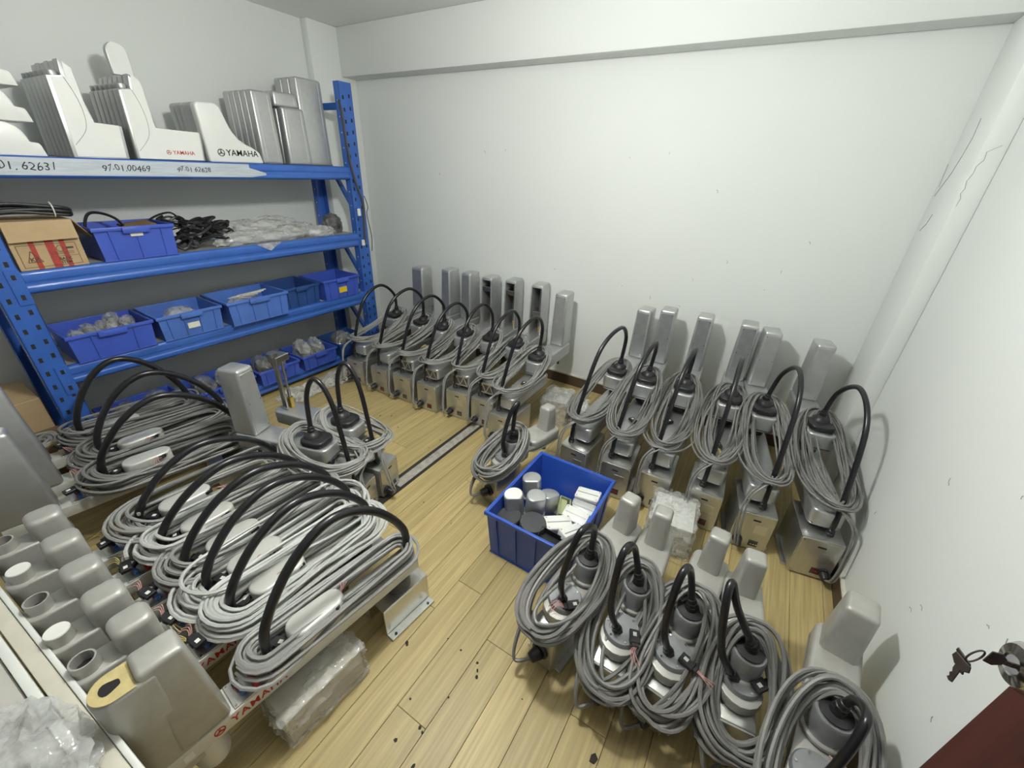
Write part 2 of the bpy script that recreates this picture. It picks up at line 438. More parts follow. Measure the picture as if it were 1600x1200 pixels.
crack(TR3, [(0.624, 1.754), (0.590, 1.732), (0.594, 1.704), (0.580, 1.682), (0.582, 1.659), (0.574, 1.63), (0.580, 1.602), (0.574, 1.584), (0.582, 1.567), (0.579, 1.537)], 0.0011, 'y', 2.52, 'scuff')
# scuffs on the walls
srnd = random.Random(9)
def scuff(name, parent, spots, mat='crack'):
    for p, plane, val, l, a in spots:
        crack(parent, [p, (p[0] + l * math.cos(a), p[1] + l * math.sin(a)), (p[0] + 1.6 * l * math.cos(a + .4), p[1] + 1.6 * l * math.sin(a + .4))], 0.0010 + 0.0010 * srnd.random(), plane, val, mat).name = 'scuff'
scuff('scuff', WR, [((0.2 + srnd.random() * 1.9, 0.35 + srnd.random() * 1.0), 'x', XR, 0.006 + 0.012 * srnd.random(), srnd.random() * 3) for _ in range(20)], 'scuff')
scuff('scuff', bpy.data.objects['wall_back'], [((-2.6 + srnd.random() * 3.1, 0.75 + srnd.random() * 1.0), 'y', YB, 0.005 + 0.009 * srnd.random(), 1.2 + srnd.random()) for _ in range(18)], 'scuff')

# ceiling lamp (out of frame, lights the room)
cl = thing('ceiling_lamp', 'round white globe lamp hanging under the middle of the ceiling', 'lamp', (-0.90, 0.93, 2.533))
B().lathe((0, 0, -0.03), [(0.0, 0.0), (0.06, 0.0), (0.06, 0.022), (0.05, 0.0295), (0.0, 0.0295)], 24).out('ceiling_rose', 'lamp_body', cl)
B().cyl((0, 0, -0.0301), (0, 0, -0.19), 0.012, None, 12).cyl((0, 0, -0.19), (0, 0, -0.215), 0.03, None, 16).out('stem', 'lamp_body', cl)
tm = bpy.data.materials.new('globe_glow'); tm.use_nodes = True; MATS['globe_glow'] = tm
tp_ = tm.node_tree.nodes['Principled BSDF']; tp_.inputs['Emission Color'].default_value = (1.0, 1.0, 0.955, 1); tp_.inputs['Emission Strength'].default_value = LAMP
B().lathe((0, 0, -0.295), [(0.08 * math.sin(PI * i / 12), -0.08 * math.cos(PI * i / 12)) for i in range(13)], 24).out('globe', 'globe_glow', cl)

# door standing open at the right edge, with knob and keys
dr = struct(tag(bpy.data.objects.new('door_1', None), 'dark red brown wooden door standing open beside the right wall', 'door')); COL.objects.link(dr)
hx, hy, ex, ey = 0.600, -0.10, 0.4855, 0.7065
dr.location = (hx, hy, 0); dr.rotation_euler = (0, 0, math.atan2(-(ex - hx), ey - hy))
DW = math.hypot(ex - hx, ey - hy)
B().box(0.0, 0.040, 0.0, DW, 0.012, 2.03, 0.002, 1).out('leaf', 'door_wood', dr)
kb = B().lathe((0, 0, 0), [(0.0, 0.0), (0.033, 0.0), (0.034, 0.004), (0.028, 0.008), (0.014, 0.012), (0.013, 0.030), (0.022, 0.036), (0.0265, 0.046), (0.0265, 0.058), (0.022, 0.067), (0.012, 0.070), (0.010, 0.0685), (0.0, 0.0685)], 28)
ko = kb.out('door_knob', 'chrome', dr); ko.rotation_euler = (0, -PI / 2, 0); ko.scale = (1.25, 1.25, 1.0); ko.location = (-0.0005, DW - 0.060, 1.035)
ky = thing('key_set', 'small bunch of dark keys hanging from the steel door knob', 'keys', (0, 0, 0))
ky.matrix_world = dr.matrix_basis @ Matrix.Translation((-0.0685, DW - 0.060, 1.035))
def key_part(name, flip):
    b = B()
    b.prism([(0.0, -0.011), (0.010, -0.013), (0.018, -0.006), (0.018, 0.006), (0.010, 0.013), (0.0, 0.011)], 'z', -0.001, 0.001, 0.0004, 1)
    b.prism([(0.018, -0.004), (0.048, -0.004), (0.050, 0.0), (0.047, 0.004), (0.042, 0.002), (0.037, 0.004), (0.032, 0.002), (0.026, 0.004), (0.018, 0.004)], 'z', -0.001, 0.001)
    return b.out(name, 'key_metal', ky)
k1 = key_part('key', 0); k1.location = (-0.026, 0, 0); k1.rotation_euler = (PI / 2, 0.05, 0)
rg = B().tube([(0.013 * math.cos(2 * PI * i / 20), 0, 0.013 * math.sin(2 * PI * i / 20)) for i in range(20)], 0.0012, 6, True).out('key_ring', 'key_metal', ky); rg.location = (-0.034, 0.002, -0.010); rg.rotation_euler = (0, 0.3, 0.5)
k2 = key_part('key', 0); k2.location = (-0.040, 0.006, -0.020); k2.rotation_euler = (0.25, PI / 2 - .45, 0.5)
k3 = key_part('key', 0); k3.location = (-0.044, -0.002, -0.019); k3.rotation_euler = (-0.15, PI / 2 - .1, 0.2)

# white table at the lower left, in the recess beside the doorway
TZ = 0.45
tb = thing('side_table', 'pale grey topped table with white raised edging at the lower left', 'table', (-1.32, -0.44, 0), math.radians(3.2))
B().box(-0.90, 0.72, -0.36, 0.286, TZ - 0.03, TZ - 0.004, 0.003, 1).out('table_top', 'table_top', tb)
B().box(-0.90, 0.72, 0.288, 0.308, TZ - 0.035, TZ + 0.006, 0.003, 2).out('edge_trim', 'white_paint', tb)
B().box(-0.90, 0.72, 0.312, 0.345, TZ - 0.030, TZ - 0.002, 0.003, 2).out('edge_trim', 'cream_paint', tb)
B().box(-0.90, 0.72, 0.3455, 0.358, TZ - 0.035, TZ + 0.004, 0.003, 2).out('edge_trim', 'white_paint', tb)
for sx in (-0.85, 0.67):
    for sy in (-0.31, 0.25):
        B().box(sx - 0.02, sx + 0.02, sy - 0.02, sy + 0.02, 0, TZ - 0.0305, 0.002, 1).out('leg', 'white_paint', tb)

# ---------------------------------------------------------------- robot arms
def bundle(n, r, rnd):
    """cross-section places of n strands packed in a round bundle"""
    R_ = r * 1.18 * math.sqrt(n)
    out = [(R_ * math.sqrt((k + 0.5) / n) * math.cos(k * 2.4), R_ * math.sqrt((k + 0.5) / n) * math.sin(k * 2.4)) for k in range(n)]
    rnd.shuffle(out)
    return out

def coil(b, rnd, slots, yc, a, bw, zf, zr, r, cx=0.0, sag=0.02, start=PI, pre=(), post=(), n=6, seg=40, ex=0.72, loose=1.8, flat=0.8, jit=0.005, pinch=0.25, zmin=None, stad=False):
    """one cable wound len(slots) times around an upright loop; theta = 0 is the far end"""
    T = len(slots); pts = []
    K = T * 3 + 6
    ch = [[rnd.uniform(-1, 1) for _ in range(K)] for _ in range(3)]
    lo_k = [loose * (1.7 if rnd.random() < 0.18 else rnd.uniform(0.8, 1.15)) for _ in range(T + 1)]
    ph = rnd.uniform(0, 6)
    def val(c, t):
        i = int(t); f = t - i; f = f * f * (3 - 2 * f)
        return c[i] * (1 - f) + c[i + 1] * f
    for i in range(T * seg + 1):
        u = i / seg; th = start + 2 * PI * u; k = min(int(u), T - 1); f = u - k
        g = 0.0 if f < 0.55 else (f - 0.55) / 0.45
        g = g * g * (3 - 2 * g); k2 = min(k + 1, T - 1)
        su = slots[k][0] * (1 - g) + slots[k2][0] * g; sv = slots[k][1] * (1 - g) + slots[k2][1] * g
        tw = (0.7 * math.sin(th * 0.5 + ph)) if stad else (1.1 * math.sin(th * 0.5 + ph) + 0.5 * math.sin(th + ph)); ct, st_ = math.cos(tw), math.sin(tw)
        su, sv = su * ct - sv * st_, su * st_ + sv * ct
        c, s_ = math.cos(th), math.sin(th)
        if stad:
            P_ = 4 * (a - bw) + 2 * PI * bw; q = ((th / (2 * PI)) % 1.0) * P_; qa = PI * bw / 2; st = 2 * (a - bw)
            if q < qa: an = q / bw; X_, Y_ = bw * math.sin(an), a - bw + bw * math.cos(an)
            elif q < qa + st: X_, Y_ = bw, a - bw - (q - qa)
            elif q < 3 * qa + st: an = (q - qa - st) / bw; X_, Y_ = bw * math.cos(an), -(a - bw) - bw * math.sin(an)
            elif q < 3 * qa + 2 * st: X_, Y_ = -bw, -(a - bw) + (q - 3 * qa - st)
            else: an = (q - 3 * qa - 2 * st) / bw; X_, Y_ = -bw * math.cos(an), a - bw + bw * math.sin(an)
            c, s_ = Y_ / a, X_ / bw
        lk = 1 + ((lo_k[k] * (1 - g) + lo_k[k2] * g) - 1) * (1.0 if stad else abs(s_) ** 0.8)
        wv = 1 - pinch * max(0, -c) ** 3
        nx, ny = s_ * a, c * bw; nl = math.hypot(nx, ny) or 1
        if stad:
            nx, ny = (X_, Y_ - math.copysign(max(0, min(abs(Y_), a - bw)), Y_)); nl = math.hypot(nx, ny) or 1
        x = cx + (X_ if stad else bw * wv * math.copysign(abs(s_) ** ex, s_)) + su * lk * nx / nl + jit * val(ch[0], u * 3)
        y = yc + (Y_ if stad else a * math.copysign(abs(c) ** 0.9, c)) + su * lk * ny / nl + jit * val(ch[1], u * 3)
        z = zf + (zr - zf) * (c + 1) / 2 - sag * s_ * s_ + sv * (1 + (lk - 1) * 0.5) * flat + jit * val(ch[2], u * 3)
        if zmin is not None: z = max(z, zmin)
        pts.append(Vector((x, y, z)))
    if pre: pts = spline(list(pre) + [pts[0]], 8)[:-1] + pts
    if post: pts = pts + spline([pts[-1]] + list(post), 8)[1:]
    b.tube(pts, r, n)
    return pts

def plug(parent, rnd, loc, rz, mat_wire='wire_pink'):
    """black multi-pin plug with a white sticker and loose wires"""
    c, s_ = math.cos(rz), math.sin(rz)
    b = B()
    def box(x0, x1, y0, y1, z0, z1):
        v = []
        for z in (z0, z1):
            for x, y in ((x0, y0), (x1, y0), (x1, y1), (x0, y1)): v.append((loc[0] + x * c - y * s_, loc[1] + x * s_ + y * c, loc[2] + z))
        b.hexa(v, 0.0015, 1)
    box(-0.016, 0.016, -0.022, 0.022, 0, 0.014); box(-0.011, 0.011, 0.0222, 0.034, 0.002, 0.012); box(-0.019, -0.0162, -0.01, 0.01, 0.003, 0.011)
    o = b.out('plug', 'black_plastic', parent)
    b = B(); box(-0.006, 0.006, -0.012, 0.002, 0.0142, 0.0148); b.out('sticker', 'white_plastic', o)
    b = B()
    for k in range(3):
        p = [(0.004 * (k - 1), 0.034, 0.007), (0.006 * (k - 1) + 0.01, 0.055, 0.014 + 0.004 * k), (0.012 * (k - 1), 0.085, 0.002)]
        b.tube(spline([(loc[0] + x * c - y * s_, loc[1] + x * s_ + y * c, loc[2] + z) for x, y, z in p], 6), 0.0014, 5)
    b.out('wire', mat_wire, o)
    return o

def hose_part(root, pts, r, name='hose'):
    P = spline(pts, 10)
    h = B().tube(P, r, 12).out(name, 'hose_black', root)
    for i, j in ((0, 3), (-1, -4)):
        d = (P[j] - P[i]).normalized()
        g = B().cyl(P[i] - d * 0.004, P[i] + d * 0.016, r * 1.55, None, 8, 0.002, 1).cyl(P[i] + d * 0.017, P[i] + d * 0.032, r * 1.42, r * 1.15, 14, 0.002, 1)
        g.out('gland', 'black_plastic', h)
    return h

def column_cover(root, L, z0, z1, wx, dy, open_front, bare=False):
    """tall tapered cover over the vertical axis, narrow panel facing the base"""
    y0, y1 = L - dy / 2, L + dy / 2
    cv = B()
    if not open_front:
        cv.box(-wx / 2, wx / 2, y0, y1, z0, z1, 0.014, 3, tx=0.88, ty=0.90, oy=0.006)
        o = cv.out('column_cover', 'silver', root)
        b = B(); h = z1 - z0
        def fp(x, z):
            t = (z - z0) / h
            return (x * (1 - 0.12 * t), y0 + (0.006 + dy / 2 * 0.10) * t - 0.0012, z)
        wv = wx / 2 - 0.012
        q = [fp(-wv, z0 + 0.012), fp(wv, z0 + 0.012), fp(wv, z1 - 0.022), fp(-wv, z1 - 0.022)]
        b.hexa([(p[0], p[1] + 0.004, p[2]) for p in q] + [(p[0], p[1] - 0.0006, p[2]) for p in q], 0.0005, 1)
        pn = b.out('cover_panel', 'silver_dark' if open_front is None else 'silver', o)
        b = B()
        for x, z in ((-wv + .006, z0 + .03), (wv - .006, z0 + .03), (-wv + .006, z1 - .03), (wv - .006, z1 - .03), (-wv + .006, (z0 + z1) / 2), (wv - .006, (z0 + z1) / 2)):
            p = fp(x, z); b.cyl((p[0], p[1], p[2]), (p[0], p[1] - 0.0022, p[2]), 0.0027, None, 8)
        b.out('screw', 'chrome', pn)
        return o
    # cover without its panel: hollow shell, ball screw and slider inside
    t = 0.010
    cv.box(-wx / 2, -wx / 2 + t, y0, y1, z0, z1 - 0.016, 0.003, 2, tx=1, oy=0.004, ox=wx * 0.05)
    cv.box(wx / 2 - t, wx / 2, y0, y1, z0, z1 - 0.016, 0.003, 2, tx=1, oy=0.004, ox=-wx * 0.05)
    cv.box(-wx / 2 + t, wx / 2 - t, y1 - t, y1, z0, z1 - 0.012, 0.001, 1, tx=0.9)
    cv.box(-wx / 2 + 0.004, wx / 2 - 0.004, y0 + 0.004, y1, z1 - 0.026, z1, 0.008, 3, tx=0.9, ty=0.92)
    o = cv.out('column_cover', 'silver', root)
    B().box(-wx / 2 + t + .001, wx / 2 - t - .001, y1 - t - 0.006, y1 - t - 0.001, z0 + 0.004, z1 - 0.034, tx=0.86).out('rail', 'dark_grey', o)
    bs = B(); bs.cyl((0.012, L - 0.01, z0), (0.006, L - 0.006, z1 - 0.036), 0.0055, None, 12)
    z = z0 + 0.03
    while z < z1 - 0.04:
        bs.cyl((0.010, L - 0.009, z), (0.010, L - 0.009, z + 0.003), 0.0075, None, 10); z += 0.009
    bs.out('ball_screw', 'steel', o)
    zz = z0 + (z1 - z0) * open_front
    B().box(-wx / 2 + t + .004, wx / 2 - t - .004, y0 + 0.008, y1 - t - 0.008, zz, zz + 0.035, 0.002, 1).out('slider', 'steel', o)
    B().cyl((0.012, L - 0.012, z0 + 0.002), (0.012, L - 0.012, z0 + 0.05), 0.010, None, 12).out('nut', 'brass', o)
    return o

def scara(label, x, y, ang, seed, L=0.86, hs=1.0, open_front=False, truss=False, cab='cable_grey', bw=0.175, zr=0.46, lean=0.0, group=None, front='alu_panel', cw=0.088, cd=0.115, ctop=0.835, turns=(5, 5, 3), arch=0.77, tail=-1, hx=-0.045, spread=0.092, cz=(0.37, 0.47), bare=False, aex=0.0):
    """table top robot arm: base box, folded lower and upper arm, tall column at the end, black hose and coiled cables"""
    rnd = random.Random(seed)
    root = thing('robot_arm', label, 'robot arm', (x, y, 0), ang, group)
    h = 0.22 * hs
    # base with feet, front panel and connectors
    bs = B()
    bs.prism([(-bw / 2, 0.02), (-bw / 2, h), (bw / 2, h), (bw / 2, 0.02), (bw / 2 - 0.012, 0.0), (-bw / 2 + 0.012, 0.0)], 'y', 0.004, 0.25, 0.004, 2)
    bo = bs.out('base', 'alu', root)
    pn = B().prism(rrect(-bw / 2 + 0.003, bw / 2 - 0.003, 0.012, h - 0.003, 0.01, 3), 'y', -0.002, 0.0038, 0.001, 1).out('front_panel', front, bo)
    b = B()
    for sx in (-1, 1):
        for z in (0.024, h - 0.014): b.cyl((sx * (bw / 2 - 0.012), -0.0021, z), (sx * (bw / 2 - 0.012), -0.0045, z), 0.0035, None, 8)
    b.out('screw', 'steel', pn)
    B().box(-0.012, 0.020, -0.0034, -0.0021, h * 0.82, h * 0.82 + 0.008).out('name_plate', 'ink', pn)
    B().box(0.004, 0.056, -0.0034, -0.0021, h * 0.50, h * 0.72, 0.0003, 1).out('sticker', 'alu', pn)
    b = B().box(0.002, 0.042, -0.0032, -0.0021, h * 0.14, h * 0.30); b.out('terminal_plate', 'dark_grey', pn)
    b = B()
    for k in range(3): b.cyl((0.012 + k * 0.011, -0.0033, h * 0.23), (0.012 + k * 0.011, -0.012, h * 0.23), 0.0042, None, 10)
    b.out('air_fittings', 'red_fitting' if seed % 2 else 'steel', pn)
    px = tail * 0.048
    b = B().cyl((px, -0.0022, h * 0.26), (px, -0.016, h * 0.26), 0.022, None, 18, 0.002, 1).cyl((px, -0.0162, h * 0.26), (px, -0.048, h * 0.245), 0.019, 0.014, 14, 0.003, 2)
    b.out('connector', 'black_plastic', pn)
    # foot flange
    b = B().box(-bw / 2 - 0.016, bw / 2 + 0.016, 0.03, 0.22, 0.0005, 0.013, 0.002, 1); b.out('foot_plate', 'alu', root)
    # lower arm
    za0, za1 = h + 0.026, h + 0.112 * hs
    la0, la1 = 0.055, max(0.36, L - 0.30)
    B().cyl((0, 0.15, h - 0.002), (0, 0.15, za0 + 0.002), 0.058, None, 28, 0.002, 1).out('turntable', 'dark_grey', root)
    la = B()
    la.prism(rrect(-0.066, 0.066, la0, la1, 0.028, 5), 'z', za0, za1, 0.012, 3)
    lo_ = la.out('lower_arm', 'silver', root)
    b = B()
    for sx in (-1, 1):
        for yy in (la0 + 0.03, la0 + 0.16): b.cyl((sx * 0.05, yy, za1 - 0.001), (sx * 0.05, yy, za1 + 0.003), 0.004, None, 8)
        b.cyl((sx * 0.05, la0 - 0.002, za0 + 0.016), (sx * 0.05, la0 + 0.004, za0 + 0.016), 0.004, None, 8)
    b.out('screw', 'steel', lo_)
    if truss:
        b = B(); z0, z1 = za0 + 0.010, za1 - 0.010
        b.box(-0.060, 0.060, la0 - 0.006, la0 + 0.004, z0 - 0.004, z0 + 0.004).box(-0.060, 0.060, la0 - 0.006, la0 + 0.004, z1 - 0.004, z1 + 0.004)
        for k in range(4):
            xa = -0.056 + k * 0.028; za_, zb_ = (z0, z1) if k % 2 == 0 else (z1, z0)
            b.hexa([(xa - .003, la0 - .006, za_), (xa + .003, la0 - .006, za_), (xa + .003, la0 + .004, za_), (xa - .003, la0 + .004, za_), (xa + .025, la0 - .006, zb_), (xa + .031, la0 - .006, zb_), (xa + .031, la0 + .004, zb_), (xa + .025, la0 + .004, zb_)])
        b.out('rib_frame', 'alu', lo_)
        B().box(-0.058, 0.058, la0 - 0.003, la0 - 0.001, z0, z1).out('rib_recess', 'dark_grey', lo_)
    # upper arm with the black joint cap
    c0, c1 = cz[0] * hs, cz[1] * hs
    yc = L - 0.36
    B().cyl((0, yc + 0.04, za1 - 0.002), (0, yc + 0.04, c0 + 0.004), 0.050, None, 28, 0.003, 1).out('joint', 'dark_grey', root)
    ua = B()
    ua.prism(rrect(-0.062, 0.062, L - 0.455, L + 0.065, 0.030, 5), 'z', c0, c1, 0.010, 3)
    uo = ua.out('upper_arm', 'silver', root)
    b = B().box(-0.052, 0.052, L - 0.457, L - 0.4545, c0 + 0.012, c0 + 0.016); b.out('seam', 'dark_grey', uo)
    cp = B().prism(rrect(-0.056, 0.056, yc - 0.075, yc + 0.055, 0.035, 6), 'z', c1 + 0.0005, c1 + 0.032, 0.010, 3)
    cp.lathe((0.0, yc + 0.01, c1 + 0.030), [(0.040, 0.0), (0.036, 0.012), (0.026, 0.022), (0.018, 0.028), (0.0, 0.030)], 20)
    cp.out('joint_cap', 'black_plastic', root)
    if not bare:
        column_cover(root, L, c1 - 0.002, ctop, cw, cd, open_front)
    else:
        bo2 = B().box(-0.032, -0.020, L - 0.014, L + 0.014, c1, ctop - 0.02, 0.002, 1).out('column_rail', 'steel', root)
        b = B(); b.cyl((0.012, L, c1), (0.012, L, ctop - 0.05), 0.006, None, 12); z = c1 + 0.02
        while z < ctop - 0.06: b.cyl((0.012, L, z), (0.012, L, z + 0.004), 0.0085, None, 10); z += 0.011
        b.out('ball_screw', 'steel', root)
        B().box(-0.042, 0.042, L - 0.03, L + 0.03, ctop - 0.05, ctop - 0.015, 0.003, 1).out('top_block', 'steel', root)
        B().cyl((-0.03, L, ctop - 0.0148), (-0.03, L, ctop + 0.006), 0.026, None, 20).out('pulley', 'steel', root)
        B().cyl((0.012, L, c1 + 0.001), (0.012, L, c1 + 0.06), 0.018, None, 6).out('nut', 'brass', root)
    B().cyl((0.0, L, c0 - 0.085), (0.0, L, c0 + 0.002), 0.009, None, 14).cyl((0.0, L, c0 - 0.03), (0.0, L, c0 + 0.002), 0.024, None, 18).out('spindle', 'dark_grey', root)
    # hose
    yh = 0.055
    hose_part(root, [(hx, yh, h), (hx * 0.9, yh + 0.012, h + 0.14), (hx * 0.5 + lean * 0.6, yh + (yc - yh) * 0.28, arch - 0.10), (lean, yh + (yc - yh) * 0.66, arch), (lean * 0.6, yc - 0.005, arch - 0.10), (0.0, yc + 0.012, c1 + 0.058)], 0.0112)
    # cables
    zf, zr_ = za1 + 0.045, c1 + 0.028
    sagv = 0.03 + 0.03 * rnd.random()
    ymid, aa = (0.035 + yc + 0.075) / 2, (yc + 0.075 - 0.035) / 2 + aex
    rc = 0.0047
    sl = bundle(sum(turns), rc, rnd); tot = 0
    for k, tn in enumerate(turns):
        post = ()
        if k < 2:
            side = tail * (bw / 2 - 0.01 - 0.012 * k)
            post = [(side * 1.05, -0.020, zf - 0.06), (side * 1.1, -0.045 - 0.01 * k, h * 0.75), (side * 0.95, -0.065, h * 0.36), (px, -0.046, h * 0.245)]
        coil(cb := B(), rnd, sl[tot:tot + tn], ymid, aa, spread, zf + 0.012, zr_ + 0.018, rc, hx * 0.25, post=post, sag=sagv, loose=1.9)
        cb.out('cable', cab, root); tot += tn
    plug(root, rnd, (rnd.uniform(-.03, .03), ymid + rnd.uniform(-.06, .06), za1 + 0.004), rnd.uniform(0, 6), rnd.choice(['wire_pink', 'wire_yellow']))
    return root

ordn = ['first', 'second', 'third', 'fourth', 'fifth', 'sixth', 'seventh', 'eighth', 'ninth']
# back row, seven arms between the rack and the wrapped box
CX = [-2.585, -2.315, -2.09, -1.845, -1.605, -1.395, -1.185]
CY = [1.885, 1.885, 1.90, 1.90, 1.945, 1.955, 1.86]
CC = [-2.63, -2.30, -2.097, -1.885, -1.69, -1.456, -1.198]
extra = ['nearest the blue rack', 'with closed tapered column, second from the rack', 'with ribbed arm end, third from the rack', 'with open column front, fourth from the rack', 'with open column front, fifth from the rack', 'with open column front, sixth from the rack', 'farthest from the rack']
for i in range(7):
    L = 0.86 if i < 6 else 0.84
    ang = math.atan2(-(CC[i] - CX[i]), L)
    scara('silver robot arm in the back left row, ' + extra[i], CX[i], CY[i], ang, 20 + i, L, open_front=(None, None, None, 0.72, 0.70, 0.38, False)[i], truss=i in (2, 3, 4, 5),
          cab='cable_mid', cd=0.150, cw=0.135 if i == 0 else 0.106, ctop=0.80 if i == 0 else 0.83, arch=(0.735, 0.76, 0.74, 0.73, 0.75, 0.745, 0.78)[i], hs=0.97, group='robot arms in the back left row',
          cz=(0.36, 0.455), lean=(0.0, 0.02, 0.01, 0.02, 0.0, 0.01, 0.03)[i])
# back row, six arms in front of the right part of the wall
DX = [-0.65, -0.407, -0.204, 0.04, 0.275, 0.530]
DY = [1.80, 1.80, 1.83, 1.84, 1.83, 1.815]
DC = [-0.605, -0.463, -0.246, 0.0, 0.118, 0.372]
extra = ['beside the blue tote, first from the left', 'second from the left', 'behind the plastic wrapped box', 'fourth from the left', 'fifth from the left', 'in the corner by the right wall']
for i in range(6):
    L = 0.90
    ang = math.atan2(-(DC[i] - DX[i]), L)
    scara('silver robot arm in the back right row, ' + extra[i], DX[i], DY[i], ang, 40 + i, L, cab='cable_grey', hs=1.02, open_front=None if i < 4 else False, ctop=(0.83, 0.855, 0.85, 0.85, 0.84, 0.83)[i], bw=0.165,
          arch=(0.84, 0.80, 0.80, 0.80, 0.82, 0.80)[i], lean=(0.02, 0.02, 0.01, -0.01, 0.04, 0.025)[i], group='robot arms in the back right row', cz=(0.40, 0.49), tail=(-1, -1, -1, -1, -1, 1)[i], hx=(-.045, -.04, -.03, -.02, 0.02, 0.03)[i], cw=0.104, cd=0.135, spread=0.088, turns=(5, 6, 4))
# pair of arms near the middle left
def heading(x0, y0, x1, y1): return math.atan2(-(x1 - x0), y1 - y0)
scara('silver robot arm with tall closed column, in front of the rack crates', -1.40, 0.985, heading(-1.40, 0.985, -1.985, 0.80), 61, 0.61, hs=0.86, ctop=0.735, cab='cable_mid', arch=0.74, group='pair of robot arms by the floor strip', bw=0.15, cw=0.105, cd=0.13, turns=(7, 6, 5), cz=(0.36, 0.45), hx=-0.02, spread=0.125, aex=0.04)
scara('robot arm with bare screw spindle instead of a column cover, beside the floor strip', -1.43, 1.155, heading(-1.43, 1.155, -2.02, 1.03), 62, 0.61, hs=0.86, ctop=0.72, cab='cable_mid', arch=0.74, group='pair of robot arms by the floor strip', bw=0.15, turns=(6, 6, 4), cz=(0.36, 0.45), hx=-0.02, bare=True, spread=0.11, aex=0.03)

# compact arms, front right
def compact(label, bx, by, cx_, cy_, seed, cab='cable_grey', z_top=0.455, group='compact robot arms in the foreground', sc=1.0, coils=(5, 5, 4), lean=0.0, loop=0.12, tail=-1, zfront=0.13, hz=0.375):
    rnd = random.Random(seed)
    L = math.hypot(cx_ - bx, cy_ - by)
    root = thing('compact_robot_arm', label, 'robot arm', (bx, by, 0), heading(bx, by, cx_, cy_), group)
    h = 0.20
    bo = B().box(-0.052, 0.052, 0.004, 0.18, 0.001, h, 0.004, 2).out('base', 'alu', root)
    pn = B().box(-0.050, 0.050, -0.002, 0.0038, 0.006, h - 0.004, 0.0015, 1).out('front_panel', 'alu_panel', bo)
    b = B()
    for sx in (-1, 1):
        for z in (0.018, h - 0.016): b.cyl((sx * 0.041, -0.0021, z), (sx * 0.041, -0.005, z), 0.0045, None, 8)
    b.out('screw', 'steel', pn)
    B().cyl((0.0, -0.0022, 0.09), (0.0, -0.014, 0.09), 0.032, None, 20, 0.003, 1).cyl((0.0, -0.0142, 0.09), (-0.01, -0.05, 0.085), 0.026, 0.018, 14, 0.004, 2).out('connector', 'black_plastic', pn)
    B().box(-0.075, 0.075, 0.02, 0.17, 0.0005, 0.012, 0.002, 1).out('foot_plate', 'alu', root)
    # lower link with round cover
    lo_ = B().prism(stadium(0.03, L - 0.16, 0.062, 0.055), 'z', h + 0.006, h + 0.046, 0.006, 2).out('lower_arm', 'silver_warm', root)
    B().lathe((0, 0.115, h + 0.0465), [(0.0, 0.0), (0.060, 0.0), (0.060, 0.010), (0.056, 0.016), (0.0, 0.017)], 28).out('round_cover', 'silver_dark', lo_)
    b = B()
    for k in range(6): b.cyl((0.049 * math.cos(k * PI / 3), 0.115 + 0.049 * math.sin(k * PI / 3), h + 0.063), (0.049 * math.cos(k * PI / 3), 0.115 + 0.049 * math.sin(k * PI / 3), h + 0.066), 0.0035, None, 8)
    b.out('screw', 'steel', lo_)
    # upper link: motor housing, shoulder and tapered column
    ym = L - 0.27
    uo = B().prism(stadium(ym - 0.060, L + 0.065, 0.058, 0.064), 'z', h + 0.050, h + 0.066, 0.003, 1).out('upper_arm', 'silver_warm', root)
    B().lathe((0, ym, h + 0.066), [(0.0, 0.0), (0.050, 0.0), (0.050, 0.070), (0.046, 0.076), (0.0, 0.077)], 28).out('motor_housing', 'silver_dark', root)
    B().lathe((0, ym, h + 0.1435), [(0.0, 0.0), (0.040, 0.0), (0.040, 0.006), (0.020, 0.010), (0.018, 0.026), (0.0, 0.026)], 20).out('motor_cap', 'black_plastic', root)
    sh = B(); z0, z1 = h + 0.035, h + 0.095
    sh.prism(rrect(-0.066, 0.066, L - 0.165, L + 0.070, 0.034, 6), 'z', z0, z1, 0.014, 3)
    so = sh.out('shoulder_cover', 'silver_warm', root)
    B().prism(rrect(-0.067, 0.067, L - 0.166, L + 0.071, 0.034, 6), 'z', z0 - 0.006, z0 + 0.002, 0.002, 1).out('shoulder_seam', 'alu', so)
    B().box(-0.040 * sc, 0.040 * sc, L - 0.036 * sc, L + 0.052 * sc, z1 - 0.020, z_top, 0.015, 4, tx=0.84, ty=0.80, oy=0.004).out('column_cover', 'silver_warm', root)
    B().cyl((0, L, h - 0.05), (0, L, z0 - 0.007), 0.016, None, 14).out('spindle', 'steel', root)
    # hose and cables
    hose_part(root, [(0.0 + lean * .2, 0.10, h + 0.060), (lean * 0.7 - 0.01, 0.080, h + 0.18), (lean - 0.005, 0.110, h + hz - 0.045), (lean, 0.155, h + hz), (lean * 0.7, ym - 0.012, h + hz - 0.07), (0.0, ym, h + 0.168)], 0.0112)
    yc, a = ym * 0.5 - 0.002, ym * 0.5 + 0.055
    rc = 0.0062
    sl = bundle(sum(coils), rc, rnd); tot = 0
    for k, tn in enumerate(coils):
        post = ()
        if k < 2: post = [(tail * 0.085, 0.02, zfront), (tail * 0.075, -0.05, 0.14 - 0.02 * k), (tail * 0.05, -0.085, 0.075), (-0.01, -0.05, 0.085)]
        coil(cb := B(), rnd, sl[tot:tot + tn], yc, a, loop * 0.82, zfront + 0.075, h + 0.185, rc, 0.0, sag=0.03, post=post, pinch=0.1, loose=1.5, ex=0.85, flat=1.3, zmin=0.012)
        cb.out('cable', cab, root); tot += tn
    plug(root, rnd, (0.045, 0.10, h + 0.068), 0.6 + seed)
    return root
compact('compact silver robot arm with bare front connector panel, beside the blue tote', -0.315, 0.815, -0.218, 1.325, 71, lean=0.01, zfront=0.20, loop=0.105)
